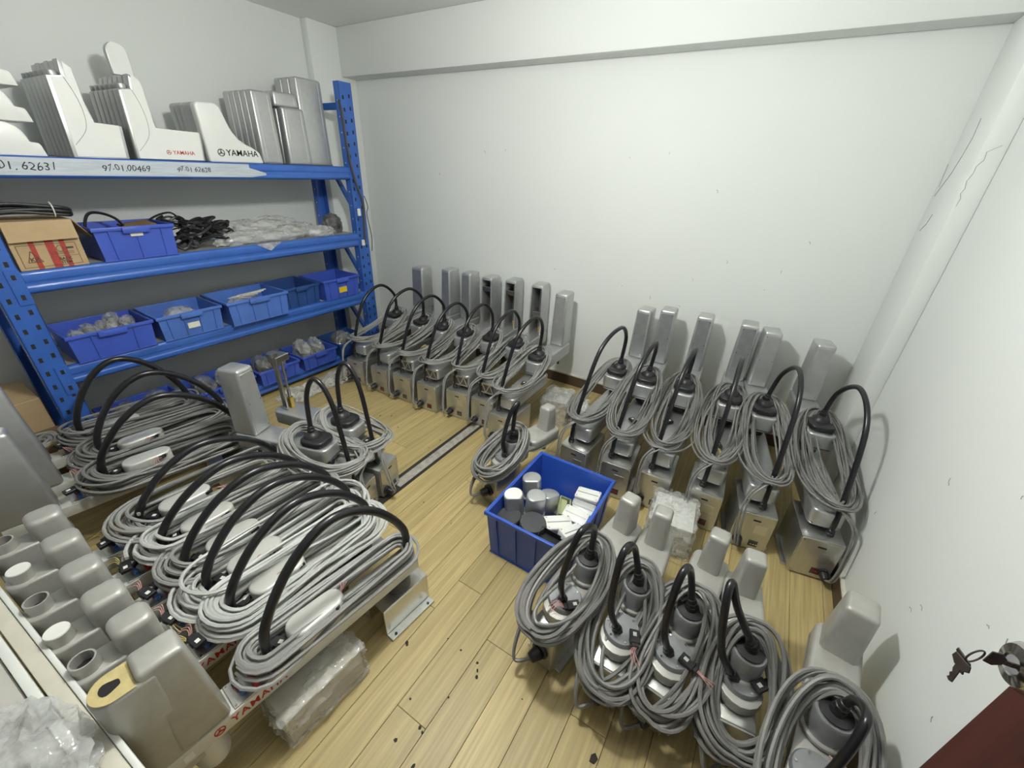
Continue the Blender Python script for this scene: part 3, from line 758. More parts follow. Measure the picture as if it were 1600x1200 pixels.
compact('compact silver robot arm, second from the blue tote in the front group', -0.085, 0.815, -0.085, 1.325, 72, lean=-0.05, zfront=0.11)
compact('compact silver robot arm, third from the blue tote in the front group', 0.065, 0.835, 0.118, 1.325, 73, lean=-0.045, zfront=0.10)
compact('compact silver robot arm, front group, nearest the right wall side with thick cable loop', 0.285, 0.875, 0.240, 1.29, 74, lean=-0.11, zfront=0.10, coils=(6, 6, 4))
compact('silver robot arm against the right wall near the open door', 0.445, 0.72, 0.520, 1.235, 75, lean=0.012, sc=1.25, hz=0.31, z_top=0.485, group='lone compact robot arms', zfront=0.12, coils=(4, 4, 3))
compact('compact silver robot arm behind the blue tote, below the back left row', -0.935, 1.385, -0.838, 1.80, 76, lean=0.03, z_top=0.435, group='lone compact robot arms', zfront=0.16, loop=0.10)

# long arms lying in a row at the left
def long_arm(label, bx, by, cx_, cy_, seed, kind, cab, ztop=0.52, lean=0.0, arch=0.62, yrs=1.0, logo_on=False, coils=(6, 6, 5), spread=0.1):
    rnd = random.Random(seed)
    L = math.hypot(cx_ - bx, cy_ - by)
    root = thing('long_robot_arm', label, 'robot arm', (bx, by, 0), heading(bx, by, cx_, cy_), 'long robot arms in the left row')
    # base bracket with flange feet
    h = 0.135
    bo = B()
    bo.box(-0.058, -0.050, 0.0, 0.21, 0.001, h, 0.0015, 1).box(0.050, 0.058, 0.0, 0.21, 0.001, h, 0.0015, 1).box(-0.058, 0.058, 0.0, 0.21, h, h + 0.008, 0.002, 1)
    fw = 0.092 if kind == 'taped' else 0.069
    bo.box(-fw, -0.0582, 0.0, 0.21, 0.001, 0.009, 0.0015, 1).box(0.0582, fw, 0.0, 0.21, 0.001, 0.009, 0.0015, 1)
    b_ = bo.out('base_bracket', 'alu', root)
    b = B()
    for sx in (-fw + 0.0062, fw - 0.0062) if kind != 'taped' else (-0.08, 0.08):
        for yy in (0.025, 0.185): b.cyl((sx, yy, 0.0092), (sx, yy, 0.013), 0.0052, None, 10)
    for yy in (0.16, 0.19): b.cyl((0.0581, yy, h - 0.02), (0.0615, yy, h - 0.02), 0.004, None, 8)
    b.out('bolt', 'black_plastic', b_)
    B().cyl((0, 0.10, h + 0.0082), (0, 0.10, 0.2), 0.05, None, 28, 0.003, 1).out('turntable', 'dark_grey', root)
    # long lower arm beam
    z0, z1 = 0.200, 0.252
    bm_ = B().box(-0.045, 0.045, 0.025, L + 0.10, z0, z1, 0.004, 2).out('arm_beam', 'arm_white', root)
    b = B()
    for yy in (0.13, 0.22): b.cyl((0.0, yy, z1), (0.0, yy, z1 + 0.0012), 0.006, None, 10)
    b.out('hole_plug', 'black_plastic', bm_)
    # rounded lid with dark disc over the second joint
    yl = L * 0.60
    lid = B().prism(stadium(yl - 0.155, yl + 0.03, 0.040, 0.044), 'z', z1 + 0.0005, z1 + 0.080, 0.010, 3).out('joint_lid', 'arm_white', root)
    B().lathe((0, yl + 0.055, z1 + 0.001), [(0.0, 0.0), (0.050, 0.0), (0.050, 0.030), (0.046, 0.036), (0.0, 0.037)], 24).out('joint_disc', 'dark_grey', root)
    # end plate with air fittings
    ye = L - 0.165
    pl = B().box(-0.042, 0.042, ye - 0.04, ye + 0.060, z1 + 0.0004, z1 + 0.005, 0.001, 1).out('end_plate', 'alu', root)
    for k, (mx, dx) in enumerate((('black_plastic', 0.018), ('red_fitting', 0.0), ('blue_fitting', -0.018))):
        B().cyl((dx, ye + 0.034 - 0.003 * k, z1 + 0.005), (dx, ye + 0.034 - 0.003 * k, z1 + 0.020), 0.0085, None, 12, 0.001, 1).cyl((dx, ye + 0.034 - 0.003 * k, z1 + 0.0202), (dx, ye + 0.034 - 0.003 * k, z1 + 0.026), 0.006, None, 12).out('air_fitting', mx, pl)
    B().box(-0.036, 0.036, ye - 0.012, ye + 0.004, z1 + 0.0052, z1 + 0.022, 0.004, 2).out('lever', 'red_plastic', pl)
    b = B()
    for sx in (-0.036, 0.036):
        for yy in (ye - 0.033, ye + 0.053): b.cyl((sx, yy, z1 + 0.005), (sx, yy, z1 + 0.007), 0.003, None, 8)
    b.out('screw', 'chrome', pl)
    B().lathe((0, L - 0.03, 0.085), [(0.0, 0.0), (0.028, 0.0), (0.040, 0.012), (0.044, 0.04), (0.044, 0.114), (0.0, 0.114)], 24).out('lower_nose', 'arm_white', root)
    # end cover: tall block, lower shoulder with neck
    if kind == 'neck':
        cv = B().prism(rrect(-0.044, 0.044, L - 0.072, L + 0.018, 0.026, 6), 'z', z1 + 0.003, ztop, 0.018, 4)
        co = cv.out('end_cover', 'silver_warm', root)
        B().prism(tongue(L + 0.006, L + 0.118, 0.042), 'z', 0.16, ztop - 0.075, 0.008, 3).out('cover_shoulder', 'silver_warm', co)
        ny, nz = L + 0.076, ztop - 0.0755
        nk = B()
        if seed % 2:
            nk.lathe((0, ny, nz), [(0.029, 0.0), (0.027, 0.034), (0.023, 0.034), (0.023, 0.002), (0.0, 0.002)], 24)
            o = nk.out('neck', 'silver_warm', co)
            B().lathe((0, ny, nz + 0.0025), [(0.0, 0.0), (0.0228, 0.0), (0.0228, 0.001), (0.0, 0.001)], 24).out('neck_bore', 'void', o)
        else:
            nk.lathe((0, ny, nz), [(0.029, 0.0), (0.027, 0.032), (0.0, 0.032)], 24); o = nk.out('neck', 'silver_warm', co)
            B().lathe((0, ny, nz + 0.0322), [(0.0, 0.0), (0.0265, 0.0), (0.0255, 0.003), (0.0, 0.003)], 24).out('neck_cap', 'white_plastic', o)
    elif kind == 'taped':
        cv = B().hexa([(-0.047, L - 0.100, z1 + 0.004), (0.047, L - 0.100, z1 + 0.004), (0.047, L + 0.02, z1 + 0.004), (-0.047, L + 0.02, z1 + 0.004), (-0.040, L - 0.078, ztop), (0.040, L - 0.078, ztop), (0.040, L + 0.012, ztop), (-0.040, L + 0.012, ztop)], 0.012, 3)
        co = cv.out('end_cover', 'silver_warm', root)
        B().prism(tongue(L - 0.02, L + 0.092, 0.0435), 'z', 0.17, ztop - 0.022, 0.010, 3).out('cover_shoulder', 'silver_warm', co)
        tp = B().prism(tongue(L + 0.014, L + 0.089, 0.041), 'z', ztop - 0.0225, ztop - 0.0205, 0.0008, 1).out('tape', 'tape_yellow', co)
        B().prism([(0.015 * math.cos(t) * (1 + .18 * math.sin(3 * t)), L + 0.052 + 0.021 * math.sin(t) * (1 + .12 * math.cos(2 * t))) for t in [2 * PI * i / 18 for i in range(18)]], 'z', ztop - 0.0204, ztop - 0.0198).out('torn_hole', 'void', tp)
    else:
        B().box(-0.050, 0.050, L - 0.075, L + 0.115, z1 + 0.002, ztop, 0.016, 3, tx=0.86, ty=0.80).out('end_cover', 'silver', root)
    # lettering along both sides of the beam
    if logo_on:
        for sx in (-1, 1):
            rt = (0, -1, 0) if sx < 0 else (0, 1, 0)
            x_ = sx * 0.0452
            yt = L - 0.165
            text('lettering', 'YAMAHA', 0.034, 'red_logo', bm_, (x_, yt + (0.0 if sx < 0 else -0.02), (z0 + z1) / 2), rt, (0, 0, 1), bold=0.0007, space=1.12)
            logo('emblem', 0.028, 'red_logo', bm_, (x_, yt + (0.105 if sx < 0 else -0.125), (z0 + z1) / 2), rt, (0, 0, 1))
        B().box(-0.0458, -0.0451, L + 0.0, L + 0.022, z0 + 0.012, z0 + 0.036).out('sticker', 'white_plastic', bm_)
    # hose
    ya, yb_ = 0.05, L * 0.71
    H = arch - z1; W_ = yb_ - ya
    hose_part(root, [(0.0, ya, z1), (lean * .3, ya - 0.004, z1 + 0.36 * H), (lean * 0.8, ya + W_ * 0.20, z1 + 0.80 * H), (lean, ya + W_ * 0.48, arch), (lean * 0.9, ya + W_ * 0.76, z1 + 0.82 * H), (lean * 0.4, yb_ - 0.012, z1 + 0.40 * H), (0.0, yb_, z1 + 0.012)], 0.0145)
    # cable coils over the beam
    yc, a = (0.03 + yb_ + 0.05) / 2, (yb_ + 0.05 - 0.03) / 2
    rc = 0.0064
    sl = bundle(sum(coils), rc, rnd); tot = 0; sx0 = rnd.uniform(-.015, .015)
    for k, tn in enumerate(coils):
        coil(cb := B(), rnd, sl[tot:tot + tn], yc, a, spread * 0.80, z1 + 0.052, z1 + 0.062, rc, sx0, sag=0.012, start=0, pinch=0.0, seg=60, loose=1.25, flat=1.15, jit=0.0025, zmin=z1 + 0.008, stad=True)
        cb.out('cable', cab, root); tot += tn
    plug(root, rnd, (0.01, yl + 0.05, z1 + 0.040), rnd.uniform(0, 6), 'wire_yellow')
    plug(root, rnd, (-0.02, yl - 0.12, z1 + 0.060), rnd.uniform(0, 6))
    if kind != 'taped': plug(root, rnd, (0.01, L - 0.135, z1 + 0.028), rnd.uniform(0, 6), 'wire_yellow'); plug(root, rnd, (-0.02, L - 0.12, z1 + 0.046), rnd.uniform(0, 6))
    return root

A = [(-0.885, 0.795, -0.962, 0.020, 'taped', 'cable_mid', 0.585, 'long white robot arm in front of the row, yellow taped hole in its end cover'),
     (-1.135, 0.82, -1.175, 0.030, 'neck', 'cable_light', 0.520, 'long robot arm, second in the left row, end cover with broken open neck'),
     (-1.275, 0.84, -1.320, 0.020, 'neck', 'cable_light', 0.520, 'long robot arm, third in the left row, end cover with white capped neck'),
     (-1.42, 0.85, -1.480, 0.018, 'neck', 'cable_mid', 0.520, 'long robot arm, fourth in the left row, end cover with dark open neck'),
     (-1.60, 0.83, -1.655, 0.020, 'neck', 'cable_light', 0.520, 'long robot arm, fifth in the left row, end cover with white capped neck'),
     (-1.79, 0.83, -1.840, 0.022, 'neck', 'cable_mid', 0.520, 'long robot arm, sixth in the left row, end cover at the left photo edge'),
     (-2.20, 0.86, -2.308, 0.050, 'tall', 'cable_grey', 0.645, 'long robot arm with plain tall silver end cover, seventh in the left row'),
     (-2.43, 0.90, -2.500, 0.108, 'tall', 'cable_grey', 0.750, 'long robot arm with the tallest silver end cover, eighth in the left row'),
     (-2.69, 0.84, -2.745, 0.130, 'tall', 'cable_grey', 0.520, 'long robot arm nearest the blue rack, last in the left row')]
for i, (bx, by, cx_, cy_, kind, cab, zt, lab) in enumerate(A):
    long_arm(lab, bx, by, cx_, cy_, 80 + i + (1 if i else 0) * 0 + (i == 0), kind, cab, zt, lean=(-0.0, 0.01, 0.02, 0.0, -0.02, 0.02, 0.0, 0.02, 0.0)[i], arch=(0.64, 0.555, 0.55, 0.545, 0.53, 0.52, 0.60, 0.63, 0.655)[i], logo_on=i < 2, coils=(4, 5, 3) if i == 0 else (7, 7, 6), spread=0.062 if i == 0 else 0.13 if i in (5, 6, 7) else 0.10)

# ---------------------------------------------------------------- blue storage rack on the left
XF, XK = -2.95, -3.36
rk = thing('storage_rack', 'tall blue steel storage rack along the left wall', 'rack', (0, 0, 0))
def post(y0, y1, xf, sgn, name):
    """folded steel post, wide slotted face at xf (sgn +1: face looks into the room)"""
    b = B(); d = 0.055 * -sgn
    xa, xb = sorted((xf, xf + d))
    fx0, fx1 = (xf - 0.003, xf) if sgn > 0 else (xf, xf + 0.003)
    b.box(fx0, fx1, y0, y1, 0.0, 2.105, 0.0008, 1)
    b.box(xa, xb, y0, y0 + 0.003, 0.0, 2.105).box(xa, xb, y1 - 0.003, y1, 0.0, 2.105)
    o = b.out(name, 'rack_blue', rk)
    b = B(); z = 0.06; i = 0
    while z < 2.08:
        for k, yy in enumerate((y0 + 0.028, y1 - 0.028)):
            zz = z + (0.012 if k else 0)
            x0, x1 = (xf - 0.0005, xf + 0.0006) if sgn > 0 else (xf - 0.0006, xf + 0.0005)
            b.box(x0, x1, yy - 0.007, yy + 0.007, zz - 0.012, zz + 0.012)
        z += 0.075
    b.out('slot', 'groove_dark', o, None)
    b = B(); z = 0.09
    while z < 2.08:
        b.cyl((xf - 0.027 * sgn, y0 - 0.0004, z), (xf - 0.027 * sgn, y0 + 0.001, z), 0.0045, None, 8); z += 0.1
    b.out('hole', 'white_plastic', o, None)
    return o
post(0.330, 0.435, XF, 1, 'post'); post(2.358, 2.468, XF, 1, 'post')
post(0.330, 0.420, XK, -1, 'post'); post(2.300, 2.390, XK, -1, 'post')
SH = [(1.565, 1.475), (1.082, 0.978), (0.597, 0.495), (0.105, 0.03)]
for zt, zb in SH:
    for xf, s_ in ((XF, 1), (XK, -1)):
        b = B(); h = zt - zb; x0, x1 = (XF - 0.030, XF + 0.004) if s_ > 0 else (XK + 0.002, XK + 0.034)
        pr = [(x0, zb), (x1 - 0.012, zb), (x1, zb + 0.010), (x1, zb + h * 0.30), (x1 - 0.004, zb + h * 0.36), (x1 - 0.004, zb + h * 0.52), (x1, zb + h * 0.58), (x1, zt - 0.012), (x1 - 0.006, zt), (x0, zt)]
        b.prism(pr, 'y', 0.4355, 2.3575, 0.0008, 1)
        bo = b.out('beam', 'rack_blue', rk)
        if s_ > 0:
            for y0, y1 in ((0.385, 0.4352), (2.358, 2.400)):
                c = B().box(XF + 0.0008, XF + 0.0048, y0, y1, zb - 0.045, zt + 0.012, 0.0012, 1)
                c.out('end_bracket', 'rack_blue', bo)
                B().box(XF + 0.0049, XF + 0.0056, y0 + 0.016, y0 + 0.030, zb - 0.02, zb + 0.004).box(XF + 0.0049, XF + 0.0056, y0 + 0.016, y0 + 0.030, zt - 0.03, zt - 0.008).out('slot', 'groove_dark', bo, None)
    B().box(XK + 0.036, XF - 0.031, 0.437, 2.356, zt - 0.022, zt - 0.001, 0.001, 1).out('shelf_board', 'shelf_board', rk)
for y in (0.375, 2.40):
    for z in (1.96, 0.62):
        B().box(XK + 0.006, XF - 0.006, y - 0.012, y + 0.012, z - 0.022, z + 0.022, 0.002, 1).out('cross_bar', 'rack_blue', rk)
    for z0, z1 in ((1.75, 1.20), (1.18, 0.66), (0.58, 0.12)):
        b = B(); q = [(XK + 0.01, z0), (XF - 0.01, z1)]
        b.hexa([(q[0][0], y - .012, q[0][1] - .028), (q[1][0], y - .012, q[1][1] - .028), (q[1][0], y + .012, q[1][1] - .028), (q[0][0], y + .012, q[0][1] - .028), (q[0][0], y - .012, q[0][1] + .02), (q[1][0], y - .012, q[1][1] + .02), (q[1][0], y + .012, q[1][1] + .02), (q[0][0], y + .012, q[0][1] + .02)])
        b.out('diagonal_brace', 'rack_blue', rk)
# strip of film with handwriting stuck to the top beam
fs = B().box(XF + 0.0045, XF + 0.0062, 0.436, 1.60, 1.488, 1.560, 0.0006, 1).out('label_film', 'film_strip', rk, 35, 'white plastic film strip with handwritten numbers')
B().hexa([(XF + 0.0045, 1.6, 1.488), (XF + 0.0062, 1.6, 1.488), (XF + 0.0062, 1.70, 1.500), (XF + 0.0045, 1.70, 1.500), (XF + 0.0045, 1.6, 1.540), (XF + 0.0062, 1.6, 1.540), (XF + 0.0062, 1.70, 1.512), (XF + 0.0045, 1.70, 1.512)]).out('film_end', 'film_strip', fs)
for s_, y, sz in (('9701. 62631', 0.595, 0.046), ('97.01.00469', 0.975, 0.040), ('97.01 62628', 1.285, 0.034)):
    text('handwriting', s_, sz, 'ink', fs, (XF + 0.0066, y, 1.524), (0, 1, 0), (0, 0, 1), shear=0.15, jitter=0.010, space=1.02)

# ---------------------------------------------------------------- covers on the top shelf
T0 = 1.5655
def cover(name, label, cat, prof, x0, x1, mat, bev, group, side=None, side_mat=None, ang=0.45):
    """cover whose outline stands in the rack's long direction, x0..x1 deep"""
    cy = sum(p[0] for p in prof) / len(prof)
    o = B().prism([(p[0] - cy, p[1]) for p in prof], 'x', x0 - x1, 0.0, bev, 3, ang).out(name, mat)
    o.location = (x1, cy, T0)
    tag(o, label, cat, group)
    return o, cy
def arc(cy, cz, r, a0, a1, n=6): return [(cy + r * math.cos(math.radians(a0 + (a1 - a0) * i / n)), cz + r * math.sin(math.radians(a0 + (a1 - a0) * i / n))) for i in range(n + 1)]
# three white hoods stacked on each other at the left
for k in range(3):
    z0 = 0.133 * k
    prof = [(0.445, z0), (0.705, z0), (0.697, z0 + 0.044), (0.692, z0 + 0.053), (0.664, z0 + 0.056), (0.660, z0 + 0.078), (0.651, z0 + 0.100), (0.636, z0 + 0.117), (0.616, z0 + 0.127), (0.595, z0 + 0.131), (0.445, z0 + 0.1315)]
    cover('white_hood', 'white rounded hood, %s of the stack at the left end of the top shelf' % ('bottom', 'middle', 'top')[k], 'cover', prof, -3.22, -2.965, 'white_paint', 0.004, 'stacked white hoods')
# L shaped covers, rows going back to the wall
def l_cover(i, y0, yt, y1, ztop, zfoot, lab, grp):
    x1 = -2.968 - i * 0.062
    dz = 0.0 if i == 0 else -0.004 * (i % 2)
    prof = [(y0, 0), (y1, 0), (y1 + 0.012, zfoot - 0.006), (yt + 0.020, zfoot), (yt - 0.010, ztop - 0.02 + dz), (yt - 0.030, ztop + dz), (y0 + 0.072, ztop + 0.006 + dz), (y0 + 0.064, ztop - 0.058), (y0 + 0.012, ztop - 0.064)]
    o, cy = cover('l_shaped_cover', lab, 'cover', prof, x1 - 0.061, x1, 'silver', 0.020, grp)
    face = B().prism([(p[0] - cy + (0.014 if p[0] < cy else -0.012), p[1] * 0.97 + 0.006) for p in prof], 'x', 0.0002, 0.0012, 0.0005, 1).out('side_face', 'white_paint', o)
    b = B()
    pts = [(y0 + 0.066 - cy, ztop - 0.05), (y0 + 0.088 - cy, ztop - 0.12), (y0 + 0.096 - cy, ztop - 0.20), (y0 + 0.080 - cy, ztop - 0.27), (y0 + 0.022 - cy, ztop - 0.335)]
    b.tube([(0.0013, p[0], p[1]) for p in spline([(q[0], q[1], 0) for q in pts], 6)], 0.0013, 5)
    b.out('seam_line', 'silver_dark', o)
    B().cyl((-0.03, y0 + 0.040 - cy, ztop - 0.066), (-0.03, y0 + 0.040 - cy, ztop - 0.040), 0.024, None, 18, 0.004, 2).out('top_boss', 'silver', o)
    return o, cy
rowpos = ['front one', 'second one', 'third one', 'fourth one', 'fifth one', 'back one']
for i in range(6):
    l_cover(i, 0.795, 0.900, 1.010, 0.388, 0.152, 'plain L shaped cover on the top shelf, %s in its row' % rowpos[i], 'plain L shaped covers')
for i in range(6):
    o, cy = l_cover(i, 1.042, 1.158, 1.372, 0.375, 0.150, 'L shaped cover under the upright slab, %s in its row' % rowpos[i], 'lettered L shaped covers')
    if i == 0:
        o['label'] = 'white L shaped cover with red YAMAHA lettering, front of its row'
        o['label'] = 'white L shaped cover with red lettering, at the front of its row'
        text('lettering', 'YAMAHA', 0.026, 'red_logo', o, (0.0016, 1.268 - cy, 0.040), (0, 1, 0), (0, 0, 1), bold=0.0003)
        logo('emblem', 0.022, 'red_logo', o, (0.0014, 1.195 - cy, 0.040), (0, 1, 0), (0, 0, 1))
# upright slab leaning behind
b = B(); pr = [(-0.045, 0.0), (0.045, 0.0), (0.045, 0.095)] + arc(0.0, 0.095, 0.045, 0, 180, 10)[1:]
b.prism(pr, 'x', -0.035, 0.0, 0.004, 2)
sl = tag(b.out('cover_slab', 'silver'), 'round topped white slab standing on the second row of covers', 'cover'); sl.location = (-3.135, 1.165, T0 + 0.385)
B().prism([(p[0] * 0.93, p[1] * 0.985 + 0.002) for p in pr], 'x', 0.0002, 0.0012).out('side_face', 'white_paint', sl)
# curved white cover with black lettering, and grey ones behind it
for i in range(5):
    prof = [(1.395, 0.0), (1.715, 0.0), (1.705, 0.045), (1.698, 0.062), (1.660, 0.088), (1.620, 0.105), (1.585, 0.130), (1.560, 0.165), (1.540, 0.215), (1.520, 0.285), (1.500, 0.303), (1.400, 0.300), (1.385, 0.285)]
    o, cy = cover('curved_cover', 'curved %s cover on the top shelf, %s in its row' % ('white' if i == 0 else 'silver', rowpos[i] if i < 5 else 'last'), 'cover', prof, -3.024 - i * 0.062, -2.966 - i * 0.062, 'white_paint' if i == 0 else 'silver', 0.012, 'curved covers', ang=0.6)
    if i == 0:
        o['label'] = 'curved white cover with large black lettering on the top shelf'
        text('lettering', 'YAMAHA', 0.046, 'ink', o, (0.0006, 1.590 - cy, 0.052), (0, 1, 0), (0, 0, 1), bold=0.0005)
        logo('emblem', 0.040, 'ink', o, (0.0004, 1.466 - cy, 0.052), (0, 1, 0), (0, 0, 1))
# plain tall silver boxes
def silver_box(y0, y1, h, x1, dx, lab, grp, z0=0.0, tape=0.94):
    o = B().box(-dx, 0, -(y1 - y0) / 2, (y1 - y0) / 2, 0, h, 0.014, 3, ty=tape, tx=0.94).out('box_cover', 'silver')
    o.location = (x1, (y0 + y1) / 2, T0 + z0); tag(o, lab, 'cover', grp)
    c = B()
    for sy in (-1, 1):
        yy = sy * ((y1 - y0) / 2 - 0.03)
        c.hexa([(-0.002, yy - .0016, .02), (0.0012, yy - .0016, .02), (0.0012, yy + .0016, .02), (-0.002, yy + .0016, .02), (-0.002 - dx * .03, yy * tape - .0016, h - .02), (0.0012 - dx * .03, yy * tape - .0016, h - .02), (0.0012 - dx * .03, yy * tape + .0016, h - .02), (-0.002 - dx * .03, yy * tape + .0016, h - .02)])
    c.out('edge_rib', 'alu', o)
    return o
for i in range(5): silver_box(1.725, 1.865, 0.405, -2.985 - i * 0.066, 0.062, 'plain silver box cover beside the curved covers, %s in its row' % rowpos[i], 'plain silver box covers')
for i in range(2): silver_box(1.905, 2.075, 0.335, -2.975 - i * 0.070, 0.066, 'shorter silver box cover at the right of the shelf, %s of two' % ('front', 'rear')[i], 'short silver box covers')
for i in range(3): silver_box(2.090, 2.300, 0.530, -3.055 - i * 0.085, 0.080, 'tallest silver box cover beside the rack post, %s of three' % ('front', 'middle', 'rear')[i], 'tall silver box covers')
o = silver_box(1.885, 2.060, 0.085, -3.005, 0.15, 'small silver cap cover lying on the shorter box covers', 'loose cap', 0.3355)

# ---------------------------------------------------------------- blue parts crates
def crate(label, cx, cy, z, w, d, h, mat, rz=PI / 2, group='blue parts crates on the rack', ribs=4, lip=True, sticker=None, name='parts_crate', wall_t=0.004, slope=0.95, handle=True):
    """open crate; local x is its width along the front, local -y is the front"""
    root = thing(name, label, 'crate', (cx, cy, z), rz, group)
    b = B()
    def shell(sx, z0_, z1_, o0, o1): pass
    wb, db = w * slope, d * slope
    O0 = [(-wb / 2, -db / 2), (wb / 2, -db / 2), (wb / 2, db / 2), (-wb / 2, db / 2)]; O1 = [(-w / 2, -d / 2), (w / 2, -d / 2), (w / 2, d / 2), (-w / 2, d / 2)]
    I0 = [(x * (1 - 2 * wall_t / wb), y * (1 - 2 * wall_t / db)) for x, y in O0]; I1 = [(x * (1 - 2 * wall_t / w), y * (1 - 2 * wall_t / d)) for x, y in O1]
    bm = b.bm
    vo0 = [bm.verts.new((*p, 0.0)) for p in O0]; vo1 = [bm.verts.new((*p, h)) for p in O1]; vi0 = [bm.verts.new((*p, wall_t)) for p in I0]; vi1 = [bm.verts.new((*p, h)) for p in I1]
    bm.faces.new(vo0[::-1]); bm.faces.new(vi0)
    for i in range(4):
        j = (i + 1) % 4
        bm.faces.new((vo0[i], vo0[j], vo1[j], vo1[i])); bm.faces.new((vo1[i], vo1[j], vi1[j], vi1[i])); bm.faces.new((vi1[i], vi1[j], vi0[j], vi0[i]))
    body = b.out('body', mat, root)
    b = B(); e = 0.009; t = 0.016
    for x0, x1, y0, y1 in ((-w / 2 - e, w / 2 + e, -d / 2 - e, -d / 2 + .001), (-w / 2 - e, w / 2 + e, d / 2 - .001, d / 2 + e), (-w / 2 - e, -w / 2 + .001, -d / 2, d / 2), (w / 2 - .001, w / 2 + e, -d / 2, d / 2)):
        b.box(x0, x1, y0, y1, h - t, h + 0.003, 0.0025, 2)
    b.out('rim', mat, root)
    f = lambda z_: -(db / 2 + (d - db) / 2 * z_ / h)
    for k in range(ribs):
        x = (k + 0.5) / ribs - 0.5
        q = [(x * wb - .002, f(0)), (x * wb + .002, f(0))]
        B().hexa([(x * wb - .002, f(0) - .006, 0.002), (x * wb + .002, f(0) - .006, 0.002), (x * wb + .002, f(0) + .001, 0.002), (x * wb - .002, f(0) + .001, 0.002), (x * w - .002, f(h) - .006, h - t), (x * w + .002, f(h) - .006, h - t), (x * w + .002, f(h) + .001, h - t), (x * w - .002, f(h) + .001, h - t)]).out('rib', mat, body)
    if handle: B().box(-w * 0.17, w * 0.17, -d / 2 - e - 0.012, -d / 2 - e + 0.001, h - 0.030, h + 0.001, 0.003, 2).out('handle', mat, root)
    b = B().box(-wb / 2 - .004, wb / 2 + .004, -db / 2 - .004, -db / 2 + .001, 0.0, 0.006).out('foot_rim', mat, body)
    if sticker:
        x, zz, sw, shh, sm = sticker
        s_ = -(db / 2 + (d - db) / 2 * zz / h) - 0.0072
        B().box(x - sw / 2, x + sw / 2, s_ - 0.0006, s_, zz, zz + shh).out('sticker', sm, root)
    return root
Z2, Z3 = 1.0825, 0.5975
crate('blue crate on the middle shelf beside the cardboard box', -3.085, 0.915, Z2, 0.345, 0.29, 0.165, 'crate_blue', ribs=3, sticker=(0.0, 0.118, 0.055, 0.022, 'paper_label'))
crate('blue crate full of shiny bags, leftmost on the third shelf', -3.085, 0.655, Z3, 0.36, 0.30, 0.150, 'crate_blue', ribs=2)
crate('worn blue crate with a torn white sticker, second on the third shelf', -3.085, 1.035, Z3, 0.34, 0.30, 0.150, 'crate_light', ribs=4, sticker=(0.0, 0.050, 0.065, 0.035, 'paper_label'))
crate('light blue crate with loose strips, third on the third shelf', -3.060, 1.435, Z3, 0.40, 0.33, 0.160, 'crate_light', ribs=4)
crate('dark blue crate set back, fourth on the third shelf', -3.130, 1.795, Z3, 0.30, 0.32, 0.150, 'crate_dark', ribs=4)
crate('blue crate with a yellow label, rightmost on the third shelf', -3.085, 2.135, Z3, 0.33, 0.30, 0.160, 'crate_blue', ribs=4, sticker=(0.0, 0.045, 0.075, 0.045, 'yellow_label'))
ZB = 0.1065
for k, (y, wd, lab) in enumerate(((0.68, 0.38, 'low blue crate on the bottom shelf nearest the left post'), (1.10, 0.36, 'low blue crate on the bottom shelf, second from the left post'), (1.47, 0.30, 'low blue crate on the bottom shelf, third from the left post'), (1.81, 0.30, 'low blue crate on the bottom shelf, fourth from the left post'), (2.15, 0.30, 'dark blue crate on the bottom shelf beside the right post'))):
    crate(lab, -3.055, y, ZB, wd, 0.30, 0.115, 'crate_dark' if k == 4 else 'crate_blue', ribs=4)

# bags and parts in the crates
def bag(label, c, size, seed, mat='plastic_bag', rz=0.0, tilt=0.0, group=None, name='plastic_bag', amp=0.24, freq=1.9, core=None, cat='bag'):
    root = thing(name, label, cat, c, rz, group); root.rotation_euler = (tilt, 0, rz)
    B().blob((0, 0, 0), size, seed, amp, freq, 4).out('bag_film', mat, root, 50)
    if core: B().blob((0, 0, size[2] * .12), (size[0] * .7, size[1] * .7, size[2] * .68), seed + 5, 0.22, 2.0, 3).out('contents', core, root, 30)
    return root
brnd = random.Random(12)
for k, (y, x, zz, s_) in enumerate(((0.54, -3.08, 0.060, (0.040, 0.080, 0.050)), (0.60, -3.09, 0.075, (0.040, 0.080, 0.052)), (0.665, -3.08, 0.075, (0.040, 0.085, 0.055)), (0.71, -3.10, 0.105, (0.040, 0.090, 0.055)), (0.765, -3.08, 0.085, (0.035, 0.085, 0.050)))):
    bag('shiny bag in the leftmost third shelf crate, %s from its left end' % ordn[k], (x, y, Z3 + zz), (s_[1], s_[0], s_[2]), 3 + k, 'plastic_bag', 0.5 * brnd.uniform(-1, 1), core='bag_dark', group='bags in the leftmost crate')
bag('loose heap of clear sleeves in the crate with the torn sticker', (-3.08, 1.03, Z3 + 0.006), (0.085, 0.10, 0.095), 31, 'plastic_bag', group='sleeves in the middle crates')
bag('heap of clear sleeves and strips in the light blue crate', (-3.08, 1.43, Z3 + 0.006), (0.095, 0.12, 0.090), 32, 'plastic_bag', group='sleeves in the middle crates')
fan = thing('strip_bundle', 'fan of pale strips lying in the light blue crate', 'strips', (-3.06, 1.44, Z3 + 0.135))
for k in range(6):
    o = B().box(-0.085, 0.085, -0.007, 0.007, 0.0, 0.003, 0.0008, 1).out('strip', 'cream_paint' if k % 2 else 'white_plastic', fan); o.rotation_euler = (0.1 * k - .2, -0.12, 0.5 + 0.16 * k); o.location = (0, 0.02 * k - 0.05, 0.004 * k)
bag('small white wrapped part in the dark blue crate', (-3.12, 1.78, Z3 + 0.005), (0.05, 0.05, 0.06), 37, 'plastic_bag')
